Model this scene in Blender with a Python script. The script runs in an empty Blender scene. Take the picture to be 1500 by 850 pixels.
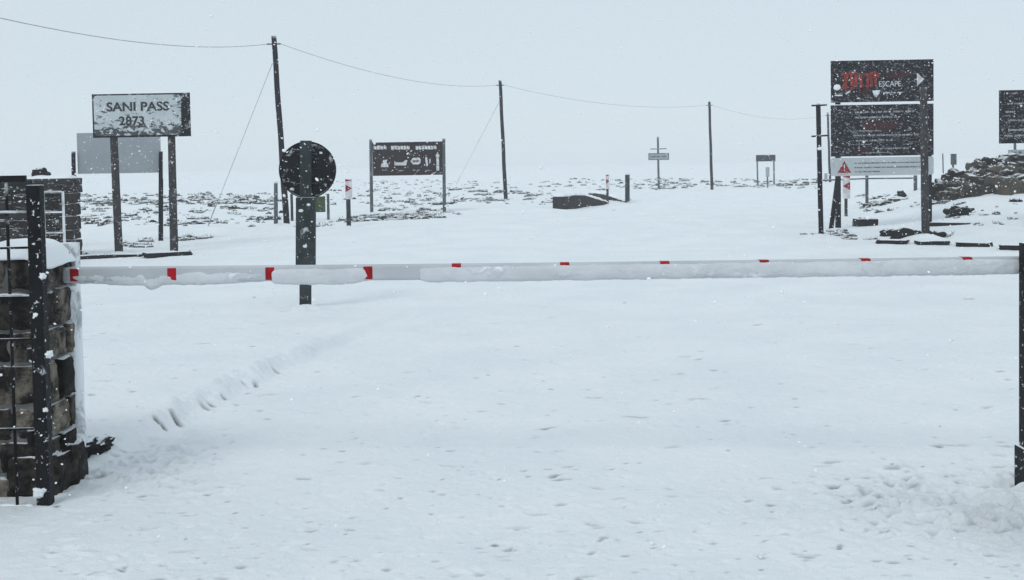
import bpy, bmesh, math, random
import numpy as np
from mathutils import Vector, Matrix, noise as mnoise

# ------------------------------------------------------------------ camera, sky, sun, exposure
SC = bpy.context.scene
COL = SC.collection
F, CX, CY = 1600.0, 750.0, 301.0          # focal length and principal point of the photo (1500 x 850)
EYE = Vector((0, 0, 1.7))
PITCH, ROLL = math.radians(2.18), math.radians(1.0)
_d = Vector((0, math.cos(PITCH), -math.sin(PITCH)))
_u0 = Vector((0, math.sin(PITCH), math.cos(PITCH)))
_r0 = Vector((1, 0, 0))
_r = _r0 * math.cos(ROLL) - _u0 * math.sin(ROLL)
_u = _r0 * math.sin(ROLL) + _u0 * math.cos(ROLL)

cam_data = bpy.data.cameras.new('camera')
cam_data.sensor_fit = 'HORIZONTAL'
cam_data.sensor_width = 36.0
cam_data.lens = 36.0 * F / 1500.0
cam_data.shift_y = -(425.0 - CY) / 1500.0
cam_data.clip_start = 0.05
cam_data.clip_end = 3000
cam = bpy.data.objects.new('camera', cam_data)
COL.objects.link(cam)
mw = Matrix.Identity(4)
for i, v in enumerate((_r, _u, -_d)):
    for k in range(3):
        mw[k][i] = v[k]
mw.translation = EYE
cam.matrix_world = mw
SC.camera = cam

SUN_EL, SUN_AZ = math.radians(48), math.radians(215)   # azimuth clockwise from +Y
world = bpy.data.worlds.new('World')
SC.world = world
world.use_nodes = True
wn, wl = world.node_tree.nodes, world.node_tree.links
wn.clear()
w_out = wn.new('ShaderNodeOutputWorld')
w_bg = wn.new('ShaderNodeBackground')
w_sky = wn.new('ShaderNodeTexSky')
w_sky.sky_type = 'NISHITA'
w_sky.sun_disc = False
w_sky.sun_elevation = SUN_EL
w_sky.sun_rotation = SUN_AZ
w_sky.altitude = 2870
w_sky.dust_density = 6.0
w_mix = wn.new('ShaderNodeMix')
w_mix.data_type = 'RGBA'
w_mix.inputs['Factor'].default_value = 0.90            # closed cloud deck over the clear sky
w_tc = wn.new('ShaderNodeTexCoord')
w_no = wn.new('ShaderNodeTexNoise')
w_no.inputs['Scale'].default_value = 1.6
w_no.inputs['Detail'].default_value = 4
w_no.inputs['Roughness'].default_value = 0.5
w_cr = wn.new('ShaderNodeMix')
w_cr.data_type = 'RGBA'
w_cr.inputs[6].default_value = (6.55, 7.5, 8.1, 1)
w_cr.inputs[7].default_value = (7.1, 8.1, 8.7, 1)
wl.new(w_tc.outputs['Generated'], w_no.inputs['Vector'])
wl.new(w_no.outputs['Fac'], w_cr.inputs['Factor'])
wl.new(w_sky.outputs['Color'], w_mix.inputs[6])
wl.new(w_cr.outputs[2], w_mix.inputs[7])
wl.new(w_mix.outputs[2], w_bg.inputs['Color'])
w_bg.inputs['Strength'].default_value = 0.10
wl.new(w_bg.outputs['Background'], w_out.inputs['Surface'])

sun_data = bpy.data.lights.new('sun', 'SUN')
sun_data.energy = 0.78
sun_data.angle = math.radians(18)
sun_data.color = (1.0, 0.97, 0.93)
sun = bpy.data.objects.new('sun', sun_data)
COL.objects.link(sun)
sd = Vector((math.sin(SUN_AZ) * math.cos(SUN_EL), math.cos(SUN_AZ) * math.cos(SUN_EL), math.sin(SUN_EL)))
sun.rotation_euler = sd.to_track_quat('Z', 'Y').to_euler()
sun.location = (0, 0, 30)

SC.view_settings.view_transform = 'Standard'
SC.view_settings.look = 'None'
SC.view_settings.gamma = 1
SC.view_settings.exposure = 0.0
SC.view_settings.use_curve_mapping = False
SC.render.engine = 'CYCLES'
SC.cycles.use_denoising = True
SC.cycles.max_bounces = 6
SC.cycles.diffuse_bounces = 4
SC.cycles.volume_bounces = 1

random.seed(7)
RNG = np.random.default_rng(11)

# ------------------------------------------------------------------ pixel -> world helpers
def ray(px, py):
    return _r * ((px - CX) / F) + _u * ((CY - py) / F) + _d

def P(px, py, Y):
    d = ray(px, py)
    return EYE + d * (Y / d.y)

# ------------------------------------------------------------------ noise in numpy
def _hash(ix, iy, s):
    h = (ix.astype(np.int64) * 374761393 + iy.astype(np.int64) * 668265263 + s * 974634777) & 0x7fffffff
    h = ((h ^ (h >> 13)) * 1274126177) & 0x7fffffff
    h = h ^ (h >> 16)
    return (h & 0xffff) / 65535.0

def vnoise(x, y, s=0):
    ix, iy = np.floor(x), np.floor(y)
    fx, fy = x - ix, y - iy
    fx = fx * fx * fx * (fx * (fx * 6 - 15) + 10)
    fy = fy * fy * fy * (fy * (fy * 6 - 15) + 10)
    a, b = _hash(ix, iy, s), _hash(ix + 1, iy, s)
    c, d = _hash(ix, iy + 1, s), _hash(ix + 1, iy + 1, s)
    return (a + (b - a) * fx) * (1 - fy) + (c + (d - c) * fx) * fy - 0.5

def fbm(x, y, s=0, o=4):
    t, a = 0, 1.0
    for k in range(o):
        t = t + a * vnoise(x, y, s + k)
        x, y = x * 2.03 + 17.3, y * 2.03 - 9.1
        a *= 0.5
    return t

def sstep(a, b, x):
    t = np.clip((x - a) / (b - a), 0, 1)
    return t * t * (3 - 2 * t)

# ------------------------------------------------------------------ terrain height
def G0(px, py, z=0.0):
    d = ray(px, py)
    return EYE + d * ((z - EYE.z) / d.z)

VA, VB = G0(150, 668), G0(470, 515)                     # edge of the raised verge on the left
_vd = (VB - VA).xy.normalized()
_vn = Vector((-_vd.y, _vd.x))

def terrain(x, y):
    x, y = np.asarray(x, float), np.asarray(y, float)
    s = (x - VA.x) * _vn.x + (y - VA.y) * _vn.y + 0.10 * vnoise(x * 2.1, y * 2.1, 91)
    along = (x - VA.x) * _vd.x + (y - VA.y) * _vd.y
    keep = sstep(-0.9, 0.35, along) * (1 - sstep(3.0, 8.0, along))
    h = 0.105 * sstep(-0.11, 0.08, s) * keep
    lip = np.exp(-((s - 0.03) / 0.085) ** 2) * sstep(-0.4, 0.2, along) * (1 - sstep(2.2, 4.5, along))
    h = h + lip * (0.010 + 0.06 * fbm(x * 8, y * 8, 95, 5))
    far = sstep(8, 30, y)
    h = h + far * (0.22 * fbm(x * 0.07, y * 0.07, 5, 3) + 0.10 * fbm(x * 0.35, y * 0.35, 15, 3))
    # bank rising on the right, under the rocks, and low heath swell on the left
    h = h + 0.78 * sstep(9.3, 13.4, x - (y - 30) * 0.30) * sstep(20, 34, y) * (1 - sstep(60, 110, y))
    h = h + 0.35 * sstep(-4, -16, x + (y - 30) * 0.05) * sstep(30, 60, y)
    h = h + 0.035 * fbm(x * 0.5, y * 0.5, 25, 3) * sstep(2, 6, y)
    return h

def gh(x, y):
    return float(terrain(np.array([x]), np.array([y]))[0])

_GT = np.geomspace(3.0, 400, 330)

def G(px, py, it=4):
    """First point of the terrain seen at photo pixel (px, py)."""
    d = ray(px, py)
    t = _GT / d.y
    x, y, z = d.x * t, _GT, EYE.z + d.z * t
    below = np.nonzero(z < terrain(x, y))[0]
    if len(below) == 0:
        return G0(px, py, 0.0) if d.z < 0 else EYE + d * (200 / d.y)
    k = max(1, below[0])
    a, b = t[k - 1], t[k]
    for _ in range(14):
        m = (a + b) / 2
        q = EYE + d * m
        if q.z < gh(q.x, q.y):
            b = m
        else:
            a = m
    q = EYE + d * b
    return Vector((q.x, q.y, gh(q.x, q.y)))

# ------------------------------------------------------------------ materials
def new_mat(name):
    m = bpy.data.materials.new(name)
    m.use_nodes = True
    nt = m.node_tree
    b = nt.nodes['Principled BSDF']
    return m, nt, b

def mix_rgb(nt, fac, a, b):
    n = nt.nodes.new('ShaderNodeMix')
    n.data_type = 'RGBA'
    for sock, v in ((n.inputs['Factor'], fac), (n.inputs[6], a), (n.inputs[7], b)):
        if hasattr(v, 'is_linked') or hasattr(v, 'links'):
            nt.links.new(v, sock)
        else:
            sock.default_value = v if not isinstance(v, tuple) else (*v[:3], 1)
    return n.outputs[2]

def math_node(nt, op, a, b=None, clamp=False):
    n = nt.nodes.new('ShaderNodeMath')
    n.operation = op
    n.use_clamp = clamp
    for i, v in enumerate((a, b)):
        if v is None:
            continue
        if hasattr(v, 'links'):
            nt.links.new(v, n.inputs[i])
        else:
            n.inputs[i].default_value = v
    return n.outputs[0]

def map_range(nt, v, a, b, c=0.0, d=1.0):
    n = nt.nodes.new('ShaderNodeMapRange')
    n.interpolation_type = 'SMOOTHSTEP'
    nt.links.new(v, n.inputs[0])
    for i, q in enumerate((a, b, c, d)):
        n.inputs[i + 1].default_value = q
    return n.outputs[0]

def obj_coords(nt, scale=(1, 1, 1)):
    tc = nt.nodes.new('ShaderNodeTexCoord')
    oi = nt.nodes.new('ShaderNodeObjectInfo')
    mp = nt.nodes.new('ShaderNodeMapping')
    mp.inputs['Scale'].default_value = scale
    ml = nt.nodes.new('ShaderNodeVectorMath')
    ml.operation = 'SCALE'
    ml.inputs[0].default_value = (37.0, 19.0, 53.0)
    nt.links.new(oi.outputs['Random'], ml.inputs['Scale'])
    ad = nt.nodes.new('ShaderNodeVectorMath')
    nt.links.new(tc.outputs['Object'], mp.inputs['Vector'])
    nt.links.new(mp.outputs[0], ad.inputs[0])
    nt.links.new(ml.outputs[0], ad.inputs[1])
    return ad.outputs[0]

def noise_tex(nt, vec, scale, detail=4, rough=0.55, dist=0.0):
    n = nt.nodes.new('ShaderNodeTexNoise')
    n.inputs['Scale'].default_value = scale
    n.inputs['Detail'].default_value = detail
    n.inputs['Roughness'].default_value = rough
    n.inputs['Distortion'].default_value = dist
    nt.links.new(vec, n.inputs['Vector'])
    return n.outputs['Fac']

def bump(nt, b, h, strength, dist):
    n = nt.nodes.new('ShaderNodeBump')
    n.inputs['Strength'].default_value = strength
    n.inputs['Distance'].default_value = dist
    nt.links.new(h, n.inputs['Height'])
    nt.links.new(n.outputs['Normal'], b.inputs['Normal'])

SNOW = (0.80, 0.84, 0.87)

def weathered(name, base, amt=0.25, scale=8.0, stretch=(1, 1, 1), rough=0.75, top=True, vary=0.35,
              spot=0.0, spot_scale=30.0, top_lo=0.55, top_hi=0.8, base2=None, snow=SNOW, bump_s=0.35, vscale=None, vlo=0.3, vhi=0.7, island=0.0):
    """A painted, timber or stone surface with wind-blown snow stuck to it."""
    m, nt, b = new_mat(name)
    vec = obj_coords(nt, stretch)
    v1 = noise_tex(nt, vec, vscale or scale * 0.6, 8, 0.7)
    dark = tuple(c * (1 - vary) for c in base)
    lite = base2 if base2 else tuple(min(1, c * (1 + vary)) for c in base)
    col = mix_rgb(nt, map_range(nt, v1, vlo, vhi), dark, lite)
    if island > 0:
        gi = nt.nodes.new('ShaderNodeNewGeometry')
        k = map_range(nt, gi.outputs['Random Per Island'], 0.0, 1.0, 1 - island, 1 + island)
        vm = nt.nodes.new('ShaderNodeVectorMath')
        vm.operation = 'SCALE'
        nt.links.new(col, vm.inputs[0])
        nt.links.new(k, vm.inputs['Scale'])
        col = vm.outputs[0]
    n1 = noise_tex(nt, vec, scale, 7, 0.7, 0.4)
    lo = 0.78 - amt
    mask = map_range(nt, n1, lo, lo + 0.10)
    if spot > 0:
        n2 = noise_tex(nt, vec, spot_scale, 3, 0.6)
        mask = math_node(nt, 'MAXIMUM', mask, map_range(nt, n2, 0.80 - spot, 0.86 - spot))
    if top:
        ge = nt.nodes.new('ShaderNodeNewGeometry')
        sx = nt.nodes.new('ShaderNodeSeparateXYZ')
        nt.links.new(ge.outputs['Normal'], sx.inputs[0])
        up = math_node(nt, 'ADD', sx.outputs['Z'], math_node(nt, 'MULTIPLY', math_node(nt, 'SUBTRACT', n1, 0.5), 0.6))
        mask = math_node(nt, 'MAXIMUM', mask, map_range(nt, up, top_lo, top_hi))
    col = mix_rgb(nt, mask, col, snow)
    nt.links.new(col, b.inputs['Base Color'])
    b.inputs['Roughness'].default_value = rough
    b.inputs['Specular IOR Level'].default_value = 0.10
    bump(nt, b, math_node(nt, 'ADD', n1, math_node(nt, 'MULTIPLY', mask, 0.6)), bump_s, 0.02)
    return m

def plain(name, base, rough=0.6, vary=0.2, scale=10, metallic=0.0):
    m, nt, b = new_mat(name)
    vec = obj_coords(nt)
    v = noise_tex(nt, vec, scale, 5, 0.6)
    col = mix_rgb(nt, map_range(nt, v, 0.3, 0.7), tuple(c * (1 - vary) for c in base), tuple(min(1, c * (1 + vary)) for c in base))
    nt.links.new(col, b.inputs['Base Color'])
    b.inputs['Roughness'].default_value = rough
    b.inputs['Metallic'].default_value = metallic
    b.inputs['Specular IOR Level'].default_value = 0.3
    return m

def snow_material(name, ground=False):
    m, nt, b = new_mat(name)
    tc = nt.nodes.new('ShaderNodeTexCoord')
    vec = tc.outputs['Object']
    n1 = noise_tex(nt, vec, 0.9, 5, 0.55)
    col = mix_rgb(nt, map_range(nt, n1, 0.3, 0.7), (0.81, 0.855, 0.89), (0.875, 0.91, 0.935))
    n2 = noise_tex(nt, vec, 26, 6, 0.65)
    n3 = noise_tex(nt, vec, 130, 3, 0.6)
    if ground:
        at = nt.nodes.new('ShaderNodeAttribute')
        at.attribute_name = 'slush_shade'
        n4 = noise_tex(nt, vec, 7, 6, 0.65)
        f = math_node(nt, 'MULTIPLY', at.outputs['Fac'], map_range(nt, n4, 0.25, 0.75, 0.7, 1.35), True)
        col = mix_rgb(nt, f, col, (0.13, 0.13, 0.135))  # dirty trampled snow, plus painted shade inside pits and slots
    nt.links.new(col, b.inputs['Base Color'])
    b.inputs['Roughness'].default_value = 0.6
    b.inputs['Specular IOR Level'].default_value = 0.2
    h = math_node(nt, 'ADD', n2, math_node(nt, 'MULTIPLY', n3, 0.7))
    bump(nt, b, h, 0.8 if ground else 0.4, 0.012)
    return m

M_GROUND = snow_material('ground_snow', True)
M_SNOW = snow_material('fresh_snow')
M_FLAKE = plain('snowflake', (0.97, 0.97, 0.97), 0.8, 0.0)
M_TIMBER = weathered('dark_timber', (0.032, 0.040, 0.043), 0.17, 9, (1, 1, 0.8), spot=0.14, spot_scale=24, snow=(0.5, 0.52, 0.54))
M_TIMBERP = weathered('plastered_timber', (0.045, 0.043, 0.046), 0.20, 9, (1, 1, 0.8), spot=0.15, spot_scale=20, snow=(0.5, 0.52, 0.55))
M_POLE = weathered('pole_timber', (0.013, 0.014, 0.02), 0.10, 5, (1, 1, 0.4), spot=0.05)
M_STEEL = weathered('dark_steel', (0.010, 0.010, 0.012), 0.17, 9, spot=0.16, spot_scale=40, rough=0.55)
M_GREYPOST = weathered('grey_post', (0.10, 0.115, 0.125), 0.14, 6, (1, 1, 0.5))
M_DISC = weathered('sign_back_black', (0.012, 0.013, 0.017), 0.225, 7, spot=0.13, spot_scale=24, snow=(0.45, 0.47, 0.49))
M_BOARD = weathered('black_board', (0.011, 0.011, 0.015), 0.225, 13, (0.8, 1, 1.5), spot=0.20, spot_scale=19, snow=(0.26, 0.275, 0.30))
M_BROWN = weathered('brown_board', (0.030, 0.022, 0.024), 0.17, 9, spot=0.15, spot_scale=18, snow=(0.22, 0.22, 0.235))
M_WHITEBOARD = weathered('white_board', (0.50, 0.545, 0.56), 0.20, 3.0, vary=0.12)
M_GREYBACK = weathered('bare_sign_back', (0.33, 0.36, 0.385), 0.05, 2.0, vary=0.08, spot=0.06, spot_scale=14, bump_s=0.1)
M_PALE = weathered('pale_panel', (0.46, 0.50, 0.52), 0.06, 3.0, vary=0.08)
M_LETTER = plain('dark_lettering', (0.025, 0.03, 0.035), 0.7)
M_LITE = weathered('pale_lettering', (0.60, 0.61, 0.63), 0.10, 14, top=False, vary=0.35)
M_WORN = weathered('worn_lettering', (0.30, 0.31, 0.33), 0.22, 16, top=False, vary=0.5)
M_REDPRINT = weathered('red_print', (0.26, 0.035, 0.028), 0.14, 14, top=False, vary=0.6, spot=0.06)
M_REDDARK = weathered('faded_red_print', (0.055, 0.02, 0.022), 0.08, 14, top=False, vary=0.5)
M_RED = weathered('red_reflective', (0.33, 0.010, 0.014), 0.07, 30, top=False, vary=0.25, rough=0.45, bump_s=0.1)
M_REDDULL = weathered('dull_red', (0.26, 0.02, 0.03), 0.08, 20, top=False)
M_STONE = weathered('dark_stone', (0.030, 0.028, 0.027), 0.08, 5, spot=0.09, spot_scale=30, base2=(0.15, 0.132, 0.108), vary=0.75, bump_s=1.0, top_lo=0.72, top_hi=0.95, vscale=7, vlo=.40, vhi=.66, island=0.8)
M_MORTAR = weathered('mortar', (0.17, 0.165, 0.155), 0.10, 8, vary=0.35, bump_s=0.8)
M_FARSTONE = weathered('far_wall_stone', (0.009, 0.009, 0.010), 0.22, 6, (0.6, 1, 2.0), vary=0.4, bump_s=0.6, spot=0.10, spot_scale=14, base2=(0.035, 0.03, 0.03), island=0.7)
M_BROWNSTONE = weathered('brown_stone', (0.03, 0.023, 0.021), 0.16, 7, (1, 1, 0.5), vary=0.5, bump_s=0.8)
M_ROCK = weathered('wet_rock', (0.014, 0.014, 0.016), 0.07, 4, vary=0.5, top_lo=0.72, top_hi=0.98, bump_s=0.8)
M_OUTCROP = weathered('ochre_rock', (0.022, 0.021, 0.02), 0.12, 2.6, vary=0.5, top_lo=0.80, top_hi=1.05, base2=(0.07, 0.061, 0.046), bump_s=1.0, island=0.8)
M_CULVERT = weathered('culvert_stone', (0.028, 0.023, 0.025), 0.11, 4, vary=0.5, spot=0.08, bump_s=0.8)
M_HEATH = weathered('heath', (0.045, 0.047, 0.046), 0.23, 3.5, vary=0.5, island=0.8, top_lo=0.62, top_hi=0.92, bump_s=0.6)
M_BOOM = weathered('icy_boom_paint', (0.51, 0.535, 0.565), 0.10, 9, (0.35, 1, 1), vary=0.10, top=False, rough=0.5, bump_s=0.2)
M_CRUST = weathered('frozen_snow', (0.62, 0.64, 0.665), 0.22, 9, (0.5, 1, 1), vary=0.10, top=False, bump_s=0.5)
M_WIRE = plain('cable', (0.36, 0.37, 0.38), 0.6)
M_GREEN = weathered('green_board', (0.05, 0.075, 0.035), 0.12, 12)
M_WHITEPOST = weathered('snow_plastered_post', (0.42, 0.44, 0.46), 0.36, 5, (1, 1, 0.5), vary=0.3)
M_HAZWHITE = plain('white_sheeting', (0.60, 0.58, 0.60), 0.5)

# ------------------------------------------------------------------ object helpers
def tag(o, label=None, cat=None, group=None, kind=None):
    for k, v in (('label', label), ('category', cat), ('group', group), ('kind', kind)):
        if v:
            o[k] = v
    return o

def thing(name, label, cat, loc, group=None):
    o = bpy.data.objects.new(name, None)
    o.empty_display_size = 0.2
    o.location = loc
    COL.objects.link(o)
    return tag(o, label, cat, group)

class MB:
    """Collects shapes in world coordinates; build() links them as ONE mesh object."""
    def __init__(self):
        self.v, self.f = [], []

    def add(self, vs, fs):
        n = len(self.v)
        self.v.extend([tuple(q) for q in vs])
        self.f.extend([tuple(i + n for i in q) for q in fs])

    def box(self, x0, x1, y0, y1, z0, z1):
        self.add([(x0, y0, z0), (x1, y0, z0), (x1, y1, z0), (x0, y1, z0),
                  (x0, y0, z1), (x1, y0, z1), (x1, y1, z1), (x0, y1, z1)],
                 [(0, 3, 2, 1), (4, 5, 6, 7), (0, 1, 5, 4), (1, 2, 6, 5), (2, 3, 7, 6), (3, 0, 4, 7)])

    def beam(self, a, b, w, d, side=Vector((1, 0, 0))):
        """Square bar from a to b, w wide along side, d deep."""
        a, b = Vector(a), Vector(b)
        t = (b - a).normalized()
        s = (side - t * side.dot(t)).normalized()
        q = t.cross(s)
        vs = []
        for c in (a, b):
            for i, j in ((-1, -1), (1, -1), (1, 1), (-1, 1)):
                vs.append(c + s * (i * w / 2) + q * (j * d / 2))
        self.add(vs, [(0, 3, 2, 1), (4, 5, 6, 7), (0, 1, 5, 4), (1, 2, 6, 5), (2, 3, 7, 6), (3, 0, 4, 7)])

    def tube(self, pts, rad, n=10, wob=0.0):
        pts = [Vector(p) for p in pts]
        if not isinstance(rad, (list, tuple)):
            rad = [rad] * len(pts)
        vs, fs = [], []
        for i, p in enumerate(pts):
            t = (pts[min(i + 1, len(pts) - 1)] - pts[max(i - 1, 0)]).normalized()
            ref = Vector((0, 1, 0)) if abs(t.y) < 0.9 else Vector((1, 0, 0))
            s = t.cross(ref).normalized()
            q = t.cross(s)
            for k in range(n):
                a = 2 * math.pi * k / n
                r = rad[i] * (1 + wob * (random.random() - 0.5))
                vs.append(p + s * math.cos(a) * r + q * math.sin(a) * r)
        for i in range(len(pts) - 1):
            for k in range(n):
                fs.append((i * n + k, i * n + (k + 1) % n, (i + 1) * n + (k + 1) % n, (i + 1) * n + k))
        fs.append(tuple(range(n))[::-1])
        fs.append(tuple(range((len(pts) - 1) * n, len(pts) * n)))
        self.add(vs, fs)

    def prism(self, poly, y0, y1):
        """Polygon of (x, z) pairs extruded along Y."""
        n = len(poly)
        vs = [(x, y0, z) for x, z in poly] + [(x, y1, z) for x, z in poly]
        fs = [tuple(range(n)), tuple(range(2 * n - 1, n - 1, -1))]
        for i in range(n):
            j = (i + 1) % n
            fs.append((i, i + n, j + n, j))
        self.add(vs, fs)

    def stone(self, c, half, seed=0, n=5, power=0.45, rough=0.12, freq=1.6, rz=0.0, ry=0.0):
        """Rounded irregular stone."""
        c = Vector(c)
        vs, fs, index = [], [], {}
        def vert(p):
            k = (round(p[0], 5), round(p[1], 5), round(p[2], 5))
            if k not in index:
                index[k] = len(vs)
                L = math.sqrt(p[0] ** 2 + p[1] ** 2 + p[2] ** 2)
                q = [math.copysign((abs(a) / L) ** power, a) if abs(a) > 1e-6 else 0.0 for a in p]
                m = max(abs(a) for a in q)
                q = Vector(q) * (0.5 / m + 0.5 if power < 0.4 else 1.0)
                w = Vector(q) * freq + Vector((seed * 3.17, seed * 1.71, -seed * 2.3))
                q = q * (1 + rough * (mnoise.noise(w) * 1.5 + 0.6 * mnoise.noise(w * 2.7)))
                x, y, z = q.x * half[0], q.y * half[1], q.z * half[2]
                x, z = x * math.cos(ry) - z * math.sin(ry), x * math.sin(ry) + z * math.cos(ry)
                x, y = x * math.cos(rz) - y * math.sin(rz), x * math.sin(rz) + y * math.cos(rz)
                vs.append(c + Vector((x, y, z)))
            return index[k]
        for ax in range(3):
            for sg in (-1, 1):
                for i in range(n):
                    for j in range(n):
                        quad = []
                        for di, dj in ((0, 0), (1, 0), (1, 1), (0, 1)):
                            p = [0, 0, 0]
                            p[ax] = sg
                            p[(ax + 1) % 3] = -1 + 2 * (i + di) / n
                            p[(ax + 2) % 3] = -1 + 2 * (j + dj) / n
                            quad.append(vert(p))
                        fs.append(tuple(quad) if sg > 0 else tuple(quad[::-1]))
        self.add(vs, fs)

    def build(self, name, mat, parent=None, smooth=False, bevel=0.0):
        me = bpy.data.meshes.new(name)
        off = Vector((0, 0, 0))
        q = parent
        while q is not None:
            off = off + q.location
            q = q.parent
        if parent is None and self.v:
            a = np.array(self.v)
            off = Vector(((a[:, 0].min() + a[:, 0].max()) / 2, (a[:, 1].min() + a[:, 1].max()) / 2, a[:, 2].min()))
        me.from_pydata([(x - off.x, y - off.y, z - off.z) for x, y, z in self.v], [], self.f)
        me.materials.append(mat)
        me.update()
        if smooth:
            me.polygons.foreach_set('use_smooth', [True] * len(me.polygons))
        o = bpy.data.objects.new(name, me)
        COL.objects.link(o)
        if parent is None:
            o.location = off
        else:
            o.parent = parent
        if bevel:
            bm = o.modifiers.new('bevel', 'BEVEL')
            bm.width = bevel
            bm.segments = 2
            bm.limit_method = 'ANGLE'
        return o

def text_part(name, body, x0, x1, z0, z1, y, mat, parent, spacing=1.0, bold=0.0):
    cu = bpy.data.curves.new('lettering', 'FONT')
    cu.body = body
    cu.space_character = spacing
    cu.extrude = 0.004
    cu.offset = bold
    cu.resolution_u = 4
    tmp = bpy.data.objects.new('lettering', cu)
    COL.objects.link(tmp)
    dg = bpy.context.evaluated_depsgraph_get()
    me = bpy.data.meshes.new_from_object(tmp.evaluated_get(dg))
    bpy.data.objects.remove(tmp)
    vs = np.array([v.co[:] for v in me.vertices])
    lo, hi = vs.min(0), vs.max(0)
    sx, sz = (x1 - x0) / (hi[0] - lo[0]), (z1 - z0) / (hi[1] - lo[1])
    mb = MB()
    pts = []
    for v in vs:
        pts.append((x0 + (v[0] - lo[0]) * sx, y - v[2], z0 + (v[1] - lo[1]) * sz))
    mb.add(pts, [tuple(p.vertices) for p in me.polygons])
    bpy.data.meshes.remove(me)
    bpy.data.curves.remove(cu)
    return mb.build(name, mat, parent)

def scribble(mb, x0, x1, zc, h, y, rnd, gap=0.16):
    """A row of worn, unreadable word-like marks."""
    x = x0
    while x < x1 - h * 0.4:
        w = min(rnd.uniform(1.2, 4.2) * h, x1 - x)
        n = max(2, int(w / (h * 0.32)))
        for k in range(n):
            if rnd.random() < 0.12:
                continue
            a = x + w * k / n
            b = a + w / n * 0.82
            zz = zc + rnd.uniform(-0.12, 0.12) * h
            t = h * rnd.uniform(0.25, 0.5)
            mb.prism([(a, zz - t), (b, zz - t * rnd.uniform(.5, 1)), (b, zz + t * rnd.uniform(.5, 1)), (a, zz + t)], y - 0.004, y + 0.002)
        x += w + h * gap * rnd.uniform(1, 4)

def snow_ridge(mb, a, b, w, h, seg=14, seed=0):
    """Strip of settled snow lying along a-b."""
    a, b = Vector(a), Vector(b)
    d = (b - a).normalized()
    s = Vector((0, 0, 1)).cross(d).normalized()
    vs, fs, K = [], [], 7
    for i in range(seg + 1):
        p = a.lerp(b, i / seg)
        e = min(1.0, min(i, seg - i) / 1.5 + 0.25)
        hh = h * e * (0.75 + 0.5 * random.random())
        for k in range(K):
            t = math.pi * k / (K - 1)
            vs.append(p + s * (math.cos(t) * w * 0.5) + Vector((0, 0, math.sin(t) * hh)))
    for i in range(seg):
        for k in range(K - 1):
            fs.append((i * K + k, (i + 1) * K + k, (i + 1) * K + k + 1, i * K + k + 1))
        fs.append((i * K + K - 1, (i + 1) * K + K - 1, (i + 1) * K, i * K))
    fs.append(tuple(range(K)))
    fs.append(tuple(range(seg * K, seg * K + K))[::-1])
    mb.add(vs, fs)

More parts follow.
